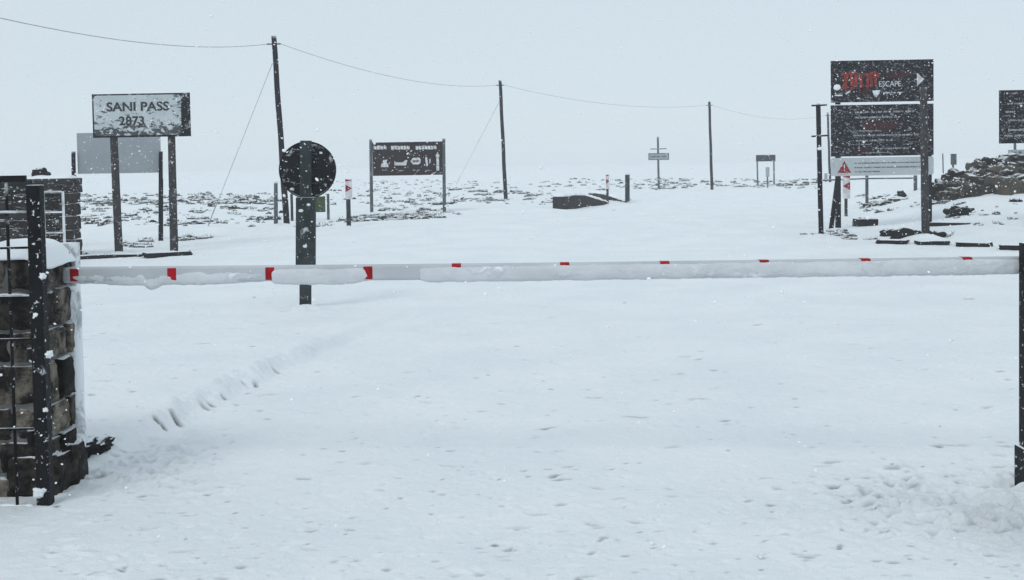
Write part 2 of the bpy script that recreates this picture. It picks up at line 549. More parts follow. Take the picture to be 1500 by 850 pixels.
# ------------------------------------------------------------------ ground: one snow sheet to the horizon
def build_ground():
    ys = np.concatenate([np.array([-45, -25, -14, -8, -4, -1, 1, 2.2, 3.2]),
                         np.geomspace(3.9, 13, 640), np.geomspace(13.05, 120, 300), np.geomspace(123, 650, 40)])
    t = np.linspace(-1, 1, 860)
    ext = np.array([0.5, 2, 6, 16, 45, 120, 260])
    half = 0.54 * np.abs(ys) + 1.2
    cols = np.concatenate([-(1 + ext[::-1] * 0), t, 1 + ext * 0])
    extc = np.concatenate([-ext[::-1], np.zeros(len(t)), ext])
    X = cols[None, :] * half[:, None] + extc[None, :]
    Y = np.repeat(ys[:, None], X.shape[1], 1)
    Z = terrain(X, Y)
    near = (1 - sstep(9, 30, Y))
    Z += near * (0.010 * fbm(X * 2.6, Y * 2.6, 31, 4) + 0.0075 * fbm(X * 12, Y * 12, 41, 4) + 0.004 * vnoise(X * 38, Y * 30, 47))
    Z += (1 - sstep(30, 60, Y)) * sstep(8, 14, Y) * 0.02 * fbm(X * 1.6, Y * 1.6, 36, 4)
    slush_shade = np.zeros_like(Z)
    # trampled snow by the right post and by the pillar
    for (px, py, rx, ry, amp, sl) in ((1420, 748, 0.75, 0.50, 0.030, 0.13), (1290, 725, 0.8, 0.40, 0.022, 0.03),
                                      (225, 690, 0.48, 0.40, 0.045, 0.0), (1510, 765, 0.5, 0.5, 0.03, 0.30),
                                      (330, 640, 0.5, 0.35, 0.035, 0.0)):
        c = G0(px, py)
        q = np.exp(-(((X - c.x) / rx) ** 2 + ((Y - c.y) / ry) ** 2))
        lump = 0.35 + fbm(X * 8 + 2 * fbm(X * 3, Y * 3, 77, 2), Y * 8, 51, 4)
        Z += q * amp * (lump - 0.35)
        slush_shade = np.maximum(slush_shade, q * sl)
    for (px, py, r, a) in ((447, 452, .16, .05), (172, 374, .3, .07), (253, 372, .3, .07), (1203, 347, .3, .06), (1356, 348, .35, .08), (1230, 338, .3, .06),
                           (544, 315, .4, .08), (651, 315, .4, .08), (511, 334, .3, .06), (404, 334, .35, .07), (420, 334, .5, .09), (235, 358, .3, .07), (1500, 728, .14, .05)):
        c = G(px, py)
        ang = np.arctan2(Y - c.y, X - c.x)
        q = np.hypot(X - c.x, Y - c.y) / (r * (1 + .35 * np.sin(ang * 3 + px)))
        Z += a * np.exp(-q ** 2 * 1.2) - .5 * a * np.exp(-(q - 1.5) ** 2 * 4)
    rnd = random.Random(3)
    def pit(cx, cy, rx, ry, ang, depth, rim=0.25, dirt_shade=0.0):
        R = max(rx, ry) * 2.6
        i0, i1 = np.searchsorted(ys, cy - R), np.searchsorted(ys, cy + R)
        if i1 <= i0:
            return
        hw = 0.54 * cy + 1.2
        j0 = int(np.clip(((cx - R) / hw + 1) / 2 * 859, 0, 859)) + 6
        j1 = int(np.clip(((cx + R) / hw + 1) / 2 * 859, 0, 859)) + 9
        sx, sy = X[i0:i1, j0:j1] - cx, Y[i0:i1, j0:j1] - cy
        a, b = sx * math.cos(ang) + sy * math.sin(ang), -sx * math.sin(ang) + sy * math.cos(ang)
        r2 = (a / rx) ** 2 + (b / ry) ** 2
        Z[i0:i1, j0:j1] += -depth * np.exp(-r2 * 1.6) + depth * rim * np.exp(-(np.sqrt(r2) - 1.5) ** 2 * 3)
        if dirt_shade:  # darkens the hollow: its shade painted into the colour, with some bare earth
            slush_shade[i0:i1, j0:j1] = np.maximum(slush_shade[i0:i1, j0:j1], dirt_shade * np.exp(-(r2 * 1.1) ** 1.5))
    for _ in range(2600):
        py = 430 + 440 * rnd.random() ** 0.8
        p = G0(rnd.uniform(60, 1500), py)
        s = (0.005 + 0.011 * rnd.random() ** 3) * (1 + 0.07 * p.y)
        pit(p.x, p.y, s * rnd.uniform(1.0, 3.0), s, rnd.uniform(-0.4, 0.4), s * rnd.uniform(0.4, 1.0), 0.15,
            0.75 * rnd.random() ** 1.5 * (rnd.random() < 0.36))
    for _ in range(230):                                # deeper broken snow, right foreground
        c = G0(rnd.gauss(1375, 95), rnd.gauss(735, 30))
        s = rnd.uniform(0.012, 0.032)
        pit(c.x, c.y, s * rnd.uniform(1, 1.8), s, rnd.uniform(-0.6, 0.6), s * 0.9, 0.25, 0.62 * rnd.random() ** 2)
    for _ in range(130):                                 # and along the verge
        c = G0(rnd.gauss(230, 60), rnd.gauss(685, 25))
        s = rnd.uniform(0.010, 0.028)
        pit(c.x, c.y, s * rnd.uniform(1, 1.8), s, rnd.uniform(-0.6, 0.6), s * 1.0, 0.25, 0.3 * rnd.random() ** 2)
    # slots kicked through the crust of the verge, earth and shade painted dark inside
    for (px, py, L, W, ang, dep) in ((229, 615, .05, .022, -0.7, .05), (239, 626, .055, .024, -0.7, .05), (258, 614, .11, .024, -0.6, .07),
                                     (302, 598, .09, .024, -0.45, .06), (328, 583, .07, .02, -0.9, .045), (346, 594, .06, .018, -0.8, .035),
                                     (375, 566, .08, .022, -1.2, .055), (404, 545, .11, .022, -0.95, .055),
                                     (363, 578, .03, .03, 0, .035), (1395, 652, .12, .03, -0.25, .05), (1372, 654, .06, .03, 0, .03),
                                     (1218, 677, .09, .028, 0, .045), (1268, 702, .07, .024, -0.2, .04), (870, 583, .09, .02, 0, .035),
                                     (930, 611, .12, .016, 0, .035)):
        c = G(px, py)
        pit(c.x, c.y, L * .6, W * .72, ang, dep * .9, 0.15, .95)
    nr, nc = X.shape
    me = bpy.data.meshes.new('snow_ground')
    co = np.stack([X, Y, Z], -1).reshape(-1, 3)
    idx = np.arange(nr * nc).reshape(nr, nc)
    quads = np.stack([idx[:-1, :-1], idx[:-1, 1:], idx[1:, 1:], idx[1:, :-1]], -1).reshape(-1, 4)
    me.vertices.add(len(co))
    me.vertices.foreach_set('co', co.ravel().astype(np.float32))
    me.loops.add(quads.size)
    me.loops.foreach_set('vertex_index', quads.ravel().astype(np.int32))
    me.polygons.add(len(quads))
    me.polygons.foreach_set('loop_start', np.arange(0, quads.size, 4, dtype=np.int32))
    me.polygons.foreach_set('use_smooth', np.ones(len(quads), dtype=bool))
    at = me.attributes.new('slush_shade', 'FLOAT', 'POINT')
    at.data.foreach_set('value', np.clip(slush_shade, 0, 1).ravel().astype(np.float32))
    me.update(calc_edges=True)
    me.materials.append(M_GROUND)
    o = bpy.data.objects.new('snow_ground', me)
    COL.objects.link(o)
    o['kind'] = 'structure'

build_ground()

# ------------------------------------------------------------------ haze of falling snow in the air
hz, nt, b = new_mat('haze')
nt.nodes.remove(b)
pv = nt.nodes.new('ShaderNodeVolumePrincipled')
pv.inputs['Color'].default_value = (0.97, 0.98, 1.0, 1)
pv.inputs['Density'].default_value = 0.0019
pv.inputs['Anisotropy'].default_value = 0.0
nt.links.new(pv.outputs['Volume'], nt.nodes['Material Output'].inputs['Volume'])
mb = MB()
mb.box(-780, 780, -60, 700, -2.5, 11)
o = mb.build('haze', hz)
tag(o, 'pale haze of blowing snow that fades the far poles', 'haze', kind='stuff')

# ------------------------------------------------------------------ moorland tussocks poking through the snow (stuff)
def heath():
    mb = MB()
    rnd = random.Random(21)
    ico = bmesh.new()
    bmesh.ops.create_icosphere(ico, subdivisions=2, radius=1)
    iv = [v.co.copy() for v in ico.verts]
    iff = [tuple(v.index for v in f.verts) for f in ico.faces]
    ico.free()
    def lump(c, rx, ry, rz, seed):
        vs = []
        for q in iv:
            k = 1 + 0.55 * mnoise.noise(q * 1.9 + Vector((seed * 1.3, seed * 0.7, seed)))
            vs.append((c[0] + q.x * rx * k, c[1] + q.y * ry * k, c[2] + q.z * rz * k))
        mb.add(vs, iff)
    def blades(c, r, h, n):
        for _ in range(n):
            a = rnd.uniform(0, 6.28)
            bx, by = c[0] + math.cos(a) * r * rnd.random(), c[1] + math.sin(a) * r * rnd.random()
            z = gh(bx, by) if False else c[2]
            w = rnd.uniform(0.006, 0.014)
            lx, ly = rnd.gauss(0, .4) * h, rnd.gauss(0, .4) * h
            mb.add([(bx - w, by, z), (bx + w, by, z), (bx + lx, by + ly, z + h * rnd.uniform(.5, 1.2))], [(0, 1, 2)])
    def tuft(px, py, s=1.0, wide=1.0, big=False):
        p = G(px, py, 2)
        if p.y < 5 or p.y > 260:
            return
        w = s * (rnd.uniform(.12, .2) if big else rnd.choice((0.035, 0.05, 0.065, 0.085, 0.11, 0.15)))
        for _ in range(rnd.randint(1, 3)):
            c = (p.x + rnd.gauss(0, w * 1.3 * wide), p.y + rnd.gauss(0, w), 0)
            c = (c[0], c[1], gh(c[0], c[1]) - 0.01)
            seed = rnd.uniform(0, 90)
            lump(c, w * rnd.uniform(0.7, 1.6) * wide, w * rnd.uniform(.6, 1.2), w * rnd.uniform(0.45, 0.85), seed)
            blades(c, w * wide, w * .95, 10)
    zones = [  # (n, x0, x1, y at top, y at bottom, size)
        (330, -120, 405, 286, 331, 1.0), (140, 118, 405, 284, 300, 1.3), (150, 450, 720, 262, 300, 1.0), (140, 550, 660, 264, 312, 0.8),
        (95, 655, 835, 266, 300, 0.9), (80, 830, 1010, 262, 276, 1.2), (140, 930, 1205, 262, 277, 1.2),
        (30, 1255, 1345, 285, 312, 0.7), (26, 1380, 1500, 292, 330, 0.6), (60, 1500, 1900, 262, 320, 0.8), (60, -600, -120, 286, 340, 1.0)]
    for n, x0, x1, y0, y1, s in zones:
        for _ in range(n):
            tuft(rnd.uniform(x0, x1), y0 + (y1 - y0) * rnd.random() ** 1.1, s)
    for (px, py, s, wd) in ((190, 361, .8, 1.2), (210, 362, .8, 1.3), (262, 352, .9, 1.3), (278, 350, .8, 1.4), (112, 372, .6, 1.2),
                            (430, 334, .7, 1.6), (450, 333, .6, 1.6), (488, 330, .7, 1), (500, 325, .6, 1), (655, 315, .8, 1.2),
                            (748, 281, 1.1, 1.3), (762, 284, 1.2, 1.3), (785, 287, 1.0, 1.3), (718, 294, .7, 2.6), (735, 293, .7, 2), (695, 293, .5, 2.6),
                            (675, 278, 1.0, 1.6), (690, 277, 1, 1.2), (700, 281, 1.1, 1.4), (1290, 299, .9, 1.6), (1302, 298, 1.0, 1.6),
                            (1278, 301, .6, 1.4), (964, 278, 1.0, 1.2), (972, 277, .8, 1.5), (886, 278, .8, 1), (1100, 273, .8, 2.5), (1150, 271, .8, 3),
                            (1210, 344, .5, 1.6), (1222, 345, .6, 1.6), (1238, 346, .5, 1.6), (1195, 344, .4, 1.6), (1228, 339, .6, 1.2),
                            (1375, 345, .6, 1.3), (1352, 347, .6, 1.2), (1250, 350, .35, 1.5), (55, 350, .5, 1), (520, 320, .6, 1.4),
                            (1380, 296, .7, 1.2)):
        for _ in range(2):
            tuft(px + rnd.gauss(0, 3), py + rnd.gauss(0, .6), s, wd, True)
    for k in range(150):                                # the bare bank under the lodge sign
        t = rnd.random()
        tuft(528 + 86 * t, 322.5 - 4.5 * t + rnd.gauss(0, 1.0), .85, 1.3, True)
    o = mb.build('moorland_tussocks', M_HEATH, None, smooth=False)
    tag(o, 'dark heather tussocks and grass poking through the snow of the moor', 'heath', kind='stuff')
heath()

# ------------------------------------------------------------------ near stone gate pillar, gate and boom (left)
YF = 5.72                                               # front face of the pillar
foot_corner = P(74, 733, YF)
XC = foot_corner.x
ZTOP = P(40, 376, YF).z
base = (XC - 0.4, YF + 0.2, gh(XC - 0.4, YF + 0.2))
pillar = thing('stone_pillar', 'squared brown-grey stone gate pillar with a thick snow cap, left edge', 'pillar', base)
core, st = MB(), MB()
DEP = 0.36
X0 = XC - 1.15
core.box(X0 + .03, XC - 0.03, YF + 0.022, YF + DEP - .03, -0.12, ZTOP - 0.04)
core.build('mortar_core', M_MORTAR, pillar)
rnd = random.Random(9)
z = -0.10
row = 0
while z < ZTOP - 0.05:
    h = min(rnd.uniform(0.17, 0.235), ZTOP - z)
    if ZTOP - z - h < 0.08:
        h = ZTOP - z
    x = XC
    k = 0
    while x > X0 + 0.06:
        w = rnd.uniform(0.20, 0.40) if k else (0.27 if row % 2 else 0.19)
        a = max(x - w, X0)
        d = rnd.uniform(0.20, 0.30) if k else (0.17 if row % 2 else 0.30)
        st.stone(((a + x) / 2, YF + d / 2 + rnd.uniform(-.012, .014), z + h / 2), ((x - a) / 2 * 0.945, d / 2, h / 2 * 0.90), rnd.random() * 99, 12, 0.30, 0.10, 2.6)
        if k == 0:
            r2 = DEP - d - 0.01
            if r2 > 0.04:
                st.stone((x - 0.07 + rnd.uniform(-.012, .006), YF + d + 0.008 + r2 / 2, z + h / 2), (0.085, r2 / 2 * .93, h / 2 * 0.94), rnd.random() * 99, 8, 0.30, 0.09, 2.2)
        x = a
        k += 1
    z += h
    row += 1
st.build('stonework', M_STONE, pillar, smooth=True)
ft = MB()
ft.stone((XC - .10, YF + .12, .00), (.14, .13, .19), 17, 10, .3, .10, 2.0)
ft.stone((XC - .045, YF + .29, .03), (.105, .13, .17), 23, 10, .4, .12, 2.0)
ft.build('footing', M_STONE, pillar, smooth=True)
# snow cap, sliding off to the right
cap, nx, ny = MB(), 44, 16
vs, fs = [], []
for i in range(nx + 1):
    for j in range(ny + 1):
        u, v = i / nx, j / ny
        x = X0 + (XC + 0.025 - X0) * u
        y = YF - 0.03 + (DEP + 0.06) * v
        prof = max(0.0, 1 - abs(2 * v - 1) ** 3) ** 0.5
        h = 0.085 * prof * (0.8 + 0.5 * fbm(np.array([x * 3]), np.array([y * 3]), 8, 3)[0])
        over = max(0.0, (x - (XC - 0.09)) / 0.115)
        h *= math.sqrt(max(0, 1 - over ** 3)) if over < 1 else 0
        zz = ZTOP + h - 0.055 * over ** 1.8
        vs.append((x, y, zz))
N = len(vs)
for (x, y, zz) in list(vs):
    over = max(0.0, (x - (XC - 0.09)) / 0.115)
    vs.append((x, y, ZTOP - 0.012 - 0.05 * over ** 1.7 + 0.02 * vnoise(np.array([x * 9]), np.array([y * 9]), 4)[0]))
q = ny + 1
for i in range(nx):
    for j in range(ny):
        a = i * q + j
        fs.append((a, a + q, a + q + 1, a + 1))
        fs.append((N + a, N + a + 1, N + a + q + 1, N + a + q))
for i in range(nx):
    for j0 in (0, ny):
        a = i * q + j0
        fs.append((a, N + a, N + a + q, a + q) if j0 == 0 else (a, a + q, N + a + q, N + a))
for j in range(ny):
    a = j
    fs.append((a, a + 1, N + a + 1, N + a))
    a = nx * q + j
    fs.append((a, N + a, N + a + 1, a + 1))
cap.add(vs, fs)
cap.build('snow_cap', M_SNOW, pillar, smooth=True)

# snow-plastered post that carries the boom, just behind the pillar
yb = YF + DEP + 0.10
foot = P(109, 660, yb)
topp = P(96, 356, yb)
hp = thing('boom_post', 'white snow-plastered post carrying the boom, against the stone pillar', 'post', (foot.x, yb, gh(foot.x, yb)))
mb = MB()
pts = [Vector((foot.x, yb, -0.05)).lerp(Vector((foot.x, yb, topp.z)), k / 10) for k in range(11)]
mb.tube(pts, [0.062 + 0.006 * random.random() for _ in pts], 14, 0.06)
mb.build('post', M_WHITEPOST, hp, smooth=True)
mb = MB()
mb.box(foot.x - .07, foot.x + .07, yb - .075, yb - .062, P(100, 415, yb).z - 0.01, P(100, 380, yb).z)
mb.build('pivot_plate', M_WHITEPOST, hp, bevel=.006)

# dark gate post in front of the pillar corner
yp = YF - 0.14
a, b2 = P(67, 737, yp), P(51, 271, yp)
gp = thing('gate_post', 'black steel gate post standing before the stone pillar', 'post', (a.x, yp, gh(a.x, yp)))
mb = MB()
mb.beam(Vector((a.x, yp, -0.1)), Vector((b2.x, yp, b2.z)), 0.068, 0.068)
mb.build('post', M_STEEL, gp, bevel=.006)
for (px, py, s) in ((58, 722, .03), (62, 405, .016), (72, 520, .018), (52, 462, .014), (66, 600, .012)):
    c = P(px, py, yp - 0.03)
    mb = MB()
    mb.stone(c, (s, s * .7, s), random.random() * 40, 7, 1.0, .5)
    mb.build('snow_lump', M_SNOW, gp, smooth=True)
for py in (300, 520, 640):
    c = P(62, py, yp)
    mb = MB()
    mb.tube([c + Vector((-.055, -.0, -.035)), c + Vector((-.055, 0, .035))], .022, 10)
    mb.beam(c + Vector((-.06, 0, 0)), c + Vector((.0, 0, 0)), .02, .02, Vector((0, 0, 1)))
    mb.build('hinge', M_STEEL, gp)

# open mesh gate leaf to the left of the post
yl = yp - 0.03
c0 = P(40, 500, yl)
lf = thing('mesh_gate', 'black wire mesh gate leaf in front of the stone pillar', 'gate', (c0.x - .35, yl, gh(c0.x - .35, yl)))
mb = MB()
def gx(px): return P(px, 500, yl).x
zb, zt = P(20, 752, yl).z + .01, P(20, 262, yl).z
xl, xr = gx(-150), gx(46)
mb.beam((xl, yl, zb), (xr, yl, zb), .035, .03, Vector((0, 0, 1)))
mb.beam((xl, yl, zt), (xr, yl, zt), .035, .03, Vector((0, 0, 1)))
mb.beam((xl, yl, zb), (xl, yl, zt), .035, .03)
mb.build('frame', M_STEEL, lf, bevel=.004)
for px in (-110, -66, 17):
    x = gx(px)
    mb = MB()
    mb.tube([(x, yl, zb), (x, yl, zt)], .0085, 8)
    mb.build('upright_bar', M_STEEL, lf, smooth=True)
for py in (363, 497, 628):
    zz = P(20, py, yl).z
    mb = MB()
    mb.tube([(xl, yl - .009, zz), (xr, yl - .009, zz)], .0065, 8)
    mb.build('cross_bar', M_STEEL, lf, smooth=True)
for py in (311, 433):
    mb = MB()
    zz = P(20, py, yl).z
    mb.tube([(xl, yl - .009, zz), (xr, yl - .009, zz)], .0045, 8)
    snow_ridge(mb, (xl, yl - .009, zz + .004), (xr, yl - .009, zz + .004), .013, .004, 20)
    mb.build('snowy_cross_bar', M_WHITEPOST, lf, smooth=True)
mb = MB()
snow_ridge(mb, (xl, yl, zb + .016), (xr, yl, zb + .016), .035, .02, 20)
mb.build('snow_cap', M_SNOW, lf, smooth=True)

# ladder-like panel with snow on its rungs, behind the post
ym = YF + DEP + 0.30
lp = thing('ladder_fence', 'narrow ladder-like steel fence section with snowy rungs behind the gate post', 'fence', (P(78, 390, ym).x, ym, 0))
L, R_ = [P(p, 281, ym) for p in (62, 92)]
xL, xR = P(65, 340, ym).x, P(94, 340, ym).x
zlo = -0.05
for x in (xL, xR):
    mb = MB()
    mb.beam((x, ym, zlo), (x, ym, L.z), .013, .013)
    mb.build('upright', M_WHITEPOST, lp, bevel=.003)
for py in (281, 311, 341, 372, 402):
    zz = P(78, py, ym).z
    mb = MB()
    mb.beam((xL, ym - .0155, zz), (xR, ym - .0155, zz), .010, .010, Vector((0, 0, 1)))
    mb.build('rung', M_WHITEPOST, lp, bevel=.003)

# the boom
YB = 5.80
bl = P(88, 402.5, yb - .14)
br = P(1493, 387.5, YB - .1)
bm_root = thing('barrier_boom', 'long icy white barrier boom with small red bands across the road', 'barrier', bl)
RB = 0.0425
mb = MB()
axis = br - bl
n = 80
pts = []
for k in range(n + 1):
    p = bl + axis * (k / n)
    p.z += -0.006 * math.sin(math.pi * k / n)
    pts.append(p)
def section(mb, pts, hy, hz, p=.34, K=36):
    vs, fs = [], []
    for i, c in enumerate(pts):
        e = .93 if i in (0, len(pts) - 1) else 1.0
        for k in range(K):
            a = 2 * math.pi * k / K
            ca, sa = math.cos(a), math.sin(a)
            vs.append((c.x, c.y + math.copysign(abs(ca) ** p, ca) * hy * e, c.z + math.copysign(abs(sa) ** p, sa) * hz * e))
    for i in range(len(pts) - 1):
        for k in range(K):
            fs.append((i * K + k, i * K + (k + 1) % K, (i + 1) * K + (k + 1) % K, (i + 1) * K + k))
    fs.append(tuple(range(K))[::-1])
    fs.append(tuple(range((len(pts) - 1) * K, len(pts) * K)))
    mb.add(vs, fs)
RY = .030
section(mb, [pts[0] - axis.normalized() * .004] + pts + [pts[-1] + axis.normalized() * .004], RY, RB)
mb.build('boom_pole', M_BOOM, bm_root, smooth=True)
def boom_at(px):
    """Point on the boom axis seen at pixel column px."""
    lo, hi = 0.0, 1.0
    for _ in range(40):
        m = (lo + hi) / 2
        p = bl + axis * m
        v = p - EYE
        x = CX + F * v.dot(_r) / v.dot(_d)
        if x < px:
            lo = m
        else:
            hi = m
    t = (lo + hi) / 2
    p = bl + axis * t
    p.z += -0.006 * math.sin(math.pi * t)
    return p, t
ad = axis.normalized()
for px in (112, 254, 397, 540, 669, 827, 973, 1118, 1266, 1414):
    p, t = boom_at(px)
    mb = MB()
    section(mb, [p - ad * .0252, p - ad * .0245, p + ad * .0245, p + ad * .0252], RY + .0015, RB - .003 if px < 600 else RB + .0015)
    mb.build('red_band', M_RED, bm_root, smooth=False)
# frozen snow on the windward side: (px, drop below axis, forward, radius)
prof = [(95, .010, .004, .038), (150, .012, .004, .040), (168, .020, .004, .042), (212, .022, .004, .042), (216, .036, .002, .043), (223, .044, .002, .044),
        (231, .034, .002, .043), (238, .020, .004, .043), (300, .018, .004, .043), (340, .014, .004, .043), (396, .003, .000, .039), (400, .008, .004, .041),
        (403, .016, .012, .042), (420, .018, .016, .044), (450, .020, .020, .045), (500, .018, .019, .045), (520, .014, .015, .044), (545, .002, .001, .040),
        (612, .002, .001, .040), (622, .010, .012, .042), (640, .014, .018, .0435), (700, .013, .019, .0435), (840, .009, .019, .043), (1000, .008, .018, .0425),
        (1200, .008, .018, .0425), (1400, .008, .018, .0425), (1480, .007, .016, .042), (1490, .005, .01, .040)]
mb = MB()
vs, fs, K = [], [], 22
px_list = np.arange(95, 1490.1, 3.1)
pa = np.array(prof)
for px in px_list:
    p, t = boom_at(px)
    dr, fw, rr = (np.interp(px, pa[:, 0], pa[:, c]) for c in (1, 2, 3))
    jit = fbm(np.array([px * .11]), np.array([2.5]), 61, 4)[0]
    dr, fw = dr + .003 * jit, fw + .003 * jit
    for k in range(K):
        a = 2 * math.pi * k / K
        w = fbm(np.array([px * .035]), np.array([a * 1.2 + 3]), 3, 4)[0] + .7 * fbm(np.array([px * .16]), np.array([a * 3.1]), 6, 3)[0]
        r = rr + .0045 * w - .001
        ca = math.cos(a)
        vs.append((p.x, p.y - fw + math.copysign(abs(ca) ** .6, ca) * (r * .68), p.z - dr + math.sin(a) * r))
n = len(px_list)
for i in range(n - 1):
    for k in range(K):
        fs.append((i * K + k, i * K + (k + 1) % K, (i + 1) * K + (k + 1) % K, (i + 1) * K + k))
fs.append(tuple(range(K))[::-1])
fs.append(tuple(range((n - 1) * K, n * K)))
mb.add(vs, fs)
mb.build('snow_crust', M_CRUST, bm_root, smooth=True)

# right-hand post that receives the boom
yr = 5.62
a = P(1497, 724, yr)
rp = thing('catch_post', 'dark steel post at the right edge receiving the boom end', 'post', (a.x + .05, yr, gh(a.x + .05, yr)))
mb = MB()
mb.beam((a.x + .055, yr, -.1), (a.x + .055, yr, P(1497, 356, yr).z), .10, .10)
mb.build('post', M_STEEL, rp, bevel=.006)
mb = MB()
zs = P(1494, 655, yr).z
mb.box(a.x - .012, a.x + .122, yr - .066, yr + .066, -.1, zs)
mb.build('base_sleeve', M_STEEL, rp, bevel=.008)
for k in range(7):
    mb = MB()
    mb.stone((a.x + random.uniform(-.02, .10), yr - .05 + random.uniform(-.03, .03), zs + random.uniform(-.02, .035)), [random.uniform(.012, .026)] * 3, random.random() * 40, 7, 1.0, .5)
    mb.build('snow_lump', M_SNOW, rp, smooth=True)
mb = MB()
pe = P(1496, 402, yr)
mb.box(pe.x + .02, pe.x + .10, yr - .11, yr - .056, pe.z - .075, pe.z - .05)
mb.box(pe.x + .02, pe.x + .10, yr - .11, yr - .095, pe.z - .0499, pe.z + .06)
mb.build('catch_fork', M_STEEL, rp, bevel=.003)

# ------------------------------------------------------------------ far stone wall on the left
fwp = G(112, 379)
YW = fwp.y
zw0, zw1 = fwp.z - .15, P(60, 262, YW).z
xw0, xw1 = P(-170, 330, YW).x, fwp.x
wall = thing('stone_wall', 'dark dry-stone wall topped with snow, behind the gate pillar', 'wall', (xw1 - 1.2, YW + .2, gh(xw1 - 1.2, YW + .2)))
mb = MB()
mb.box(xw0 + .03, xw1 - .29, YW + .06, YW + .42, zw0, zw1 - .30)
mb.build('wall_core', M_FARSTONE, wall)
mb = MB()
rnd = random.Random(31)
z = zw0
while z < zw1 - .33:
    h = min(rnd.uniform(.13, .22), zw1 - .30 - z)
    x = xw0
    while x < xw1 - .3:
        w = min(rnd.uniform(.2, .55), xw1 - .28 - x)
        d = rnd.uniform(.18, .26)
        mb.stone((x + w / 2, YW + .02 + d / 2 + rnd.uniform(-.05, .04), z + h / 2), (w / 2 * .96, d / 2, h / 2 * .93), rnd.random() * 99, 5, .3, .08)
        x += w + .006
    z += h
mb.build('stonework', M_FARSTONE, wall, smooth=True)
mb = MB()
x = xw0
while x < xw1 - .05:
    w = min(rnd.uniform(.7, 1.2), xw1 - x)
    mb.stone((x + w / 2, YW + .19, zw1 - .15), (w / 2 * .985, .29, .155), rnd.random() * 99, 6, .16, .03)
    x += w
mb.build('coping', M_FARSTONE, wall, smooth=True)
mb = MB()
z = zw0
while z < zw1 - .31:
    h = min(rnd.uniform(.16, .30), zw1 - .3 - z)
    mb.stone((xw1 - .15 + rnd.uniform(-.02, .01), YW + .13, z + h / 2), (.145, .22, h / 2 * .96), rnd.random() * 99, 6, .25, .07)
    z += h
mb.build('end_pier', M_BROWNSTONE, wall, smooth=True)
mb = MB()
snow_ridge(mb, (xw0, YW + .19, zw1 - .01), (xw1 - .02, YW + .19, zw1 - .01), .56, .075, 40)
mb.build('snow_cap', M_SNOW, wall, smooth=True)
rk = MB()
c = P(58, 251, YW + .2)
rk.stone((c.x, YW + .22, zw1 + .10), (.17, .13, .125), 4, 9, .95, .25)
tag(rk.build('loose_rock', M_ROCK, None, smooth=True), 'small loose rock resting on the snowy wall top', 'rock')

# ------------------------------------------------------------------ SANI PASS name board
def post_between(name, px, py_top, foot, wid, mat, parent, dep=None, top_px=None, below=.15, rnd_post=True, y=None, n=12):
    """Post from the ground at `foot` up to the height seen at pixel row py_top."""
    y = y if y is not None else foot.y
    top = P(top_px if top_px is not None else px, py_top, y)
    mb = MB()
    a = Vector((foot.x, y, foot.z - below))
    b = Vector((top.x, y, top.z))
    if rnd_post:
        k = 9
        mb.tube([a.lerp(b, i / k) for i in range(k + 1)], [wid / 2 * (1.05 - .1 * i / k) for i in range(k + 1)], n, .05)
        return mb.build(name, mat, parent, smooth=True)
    mb.beam(a, b, wid, dep or wid)
    return mb.build(name, mat, parent, bevel=.006)

f1, f2 = G(172, 373), G(253, 371)
YS = (f1.y + f2.y) / 2
f1 = Vector((P(172, 373, YS).x, YS, gh(P(172, 373, YS).x, YS)))
f2 = Vector((P(253, 371, YS).x, YS, gh(P(253, 371, YS).x, YS)))
sg = thing('name_board', 'white snow-blotched board reading SANI PASS on two dark poles', 'sign', ((f1.x + f2.x) / 2, YS, f1.z))
m1 = YS / F
post_between('post', 168, 195, f1, .165, M_TIMBERP, sg, top_px=166.5, y=YS + .10)
post_between('post', 251, 193, f2, .165, M_TIMBERP, sg, top_px=251, y=YS + .10)
def rect(px0, py0, px1, py1, Y):
    a, b = P(px0, (py0 + py1) / 2, Y), P(px1, (py0 + py1) / 2, Y)
    c, d = P((px0 + px1) / 2, py1, Y), P((px0 + px1) / 2, py0, Y)
    return a.x, b.x, c.z, d.z
def ruck(mb, x0, x1, z0, z1, y0, y1): mb.box(x0, x1, y0, y1, z0, z1)
X0_, X1_, Z0_, Z1_ = rect(136, 137, 279, 201, YS)
tilt = 0.004
mb = MB(); mb.box(X0_, X1_, YS - .03, YS + .012, Z0_, Z1_)
mb.build('board', M_DISC, sg, bevel=.006)
def round_rect(x0, x1, z0, z1, r, k=6):
    pts = []
    for cx, cz, a0 in ((x1 - r, z1 - r, 0), (x0 + r, z1 - r, 90), (x0 + r, z0 + r, 180), (x1 - r, z0 + r, 270)):
        for i in range(k + 1):
            a = math.radians(a0 + 90 * i / k)
            pts.append((cx + math.cos(a) * r, cz + math.sin(a) * r))
    return pts[::-1]
# face: white sheet partly hidden by frozen dirt
M_FACE, nt, b = new_mat('blotched_white_face')
vec = obj_coords(nt)
n1 = noise_tex(nt, obj_coords(nt, (1, 1, 2.2)), 5.5, 7, 0.72, 0.5)
n0 = noise_tex(nt, vec, 1.2, 3, .5)
tcx = nt.nodes.new('ShaderNodeTexCoord'); sp = nt.nodes.new('ShaderNodeSeparateXYZ')
nt.links.new(tcx.outputs['Object'], sp.inputs[0])
zmid = (Z0_ + Z1_) / 2 - sg.location.z
low = math_node(nt, 'MULTIPLY', math_node(nt, 'SUBTRACT', zmid - .11, sp.outputs['Z']), .42)
low = math_node(nt, 'MAXIMUM', low, -0.03)
rgt = math_node(nt, 'MULTIPLY', math_node(nt, 'MAXIMUM', math_node(nt, 'SUBTRACT', sp.outputs['X'], .55), 0.0), .16)
mk = map_range(nt, math_node(nt, 'ADD', math_node(nt, 'ADD', n1, low), rgt), 0.540, 0.585)
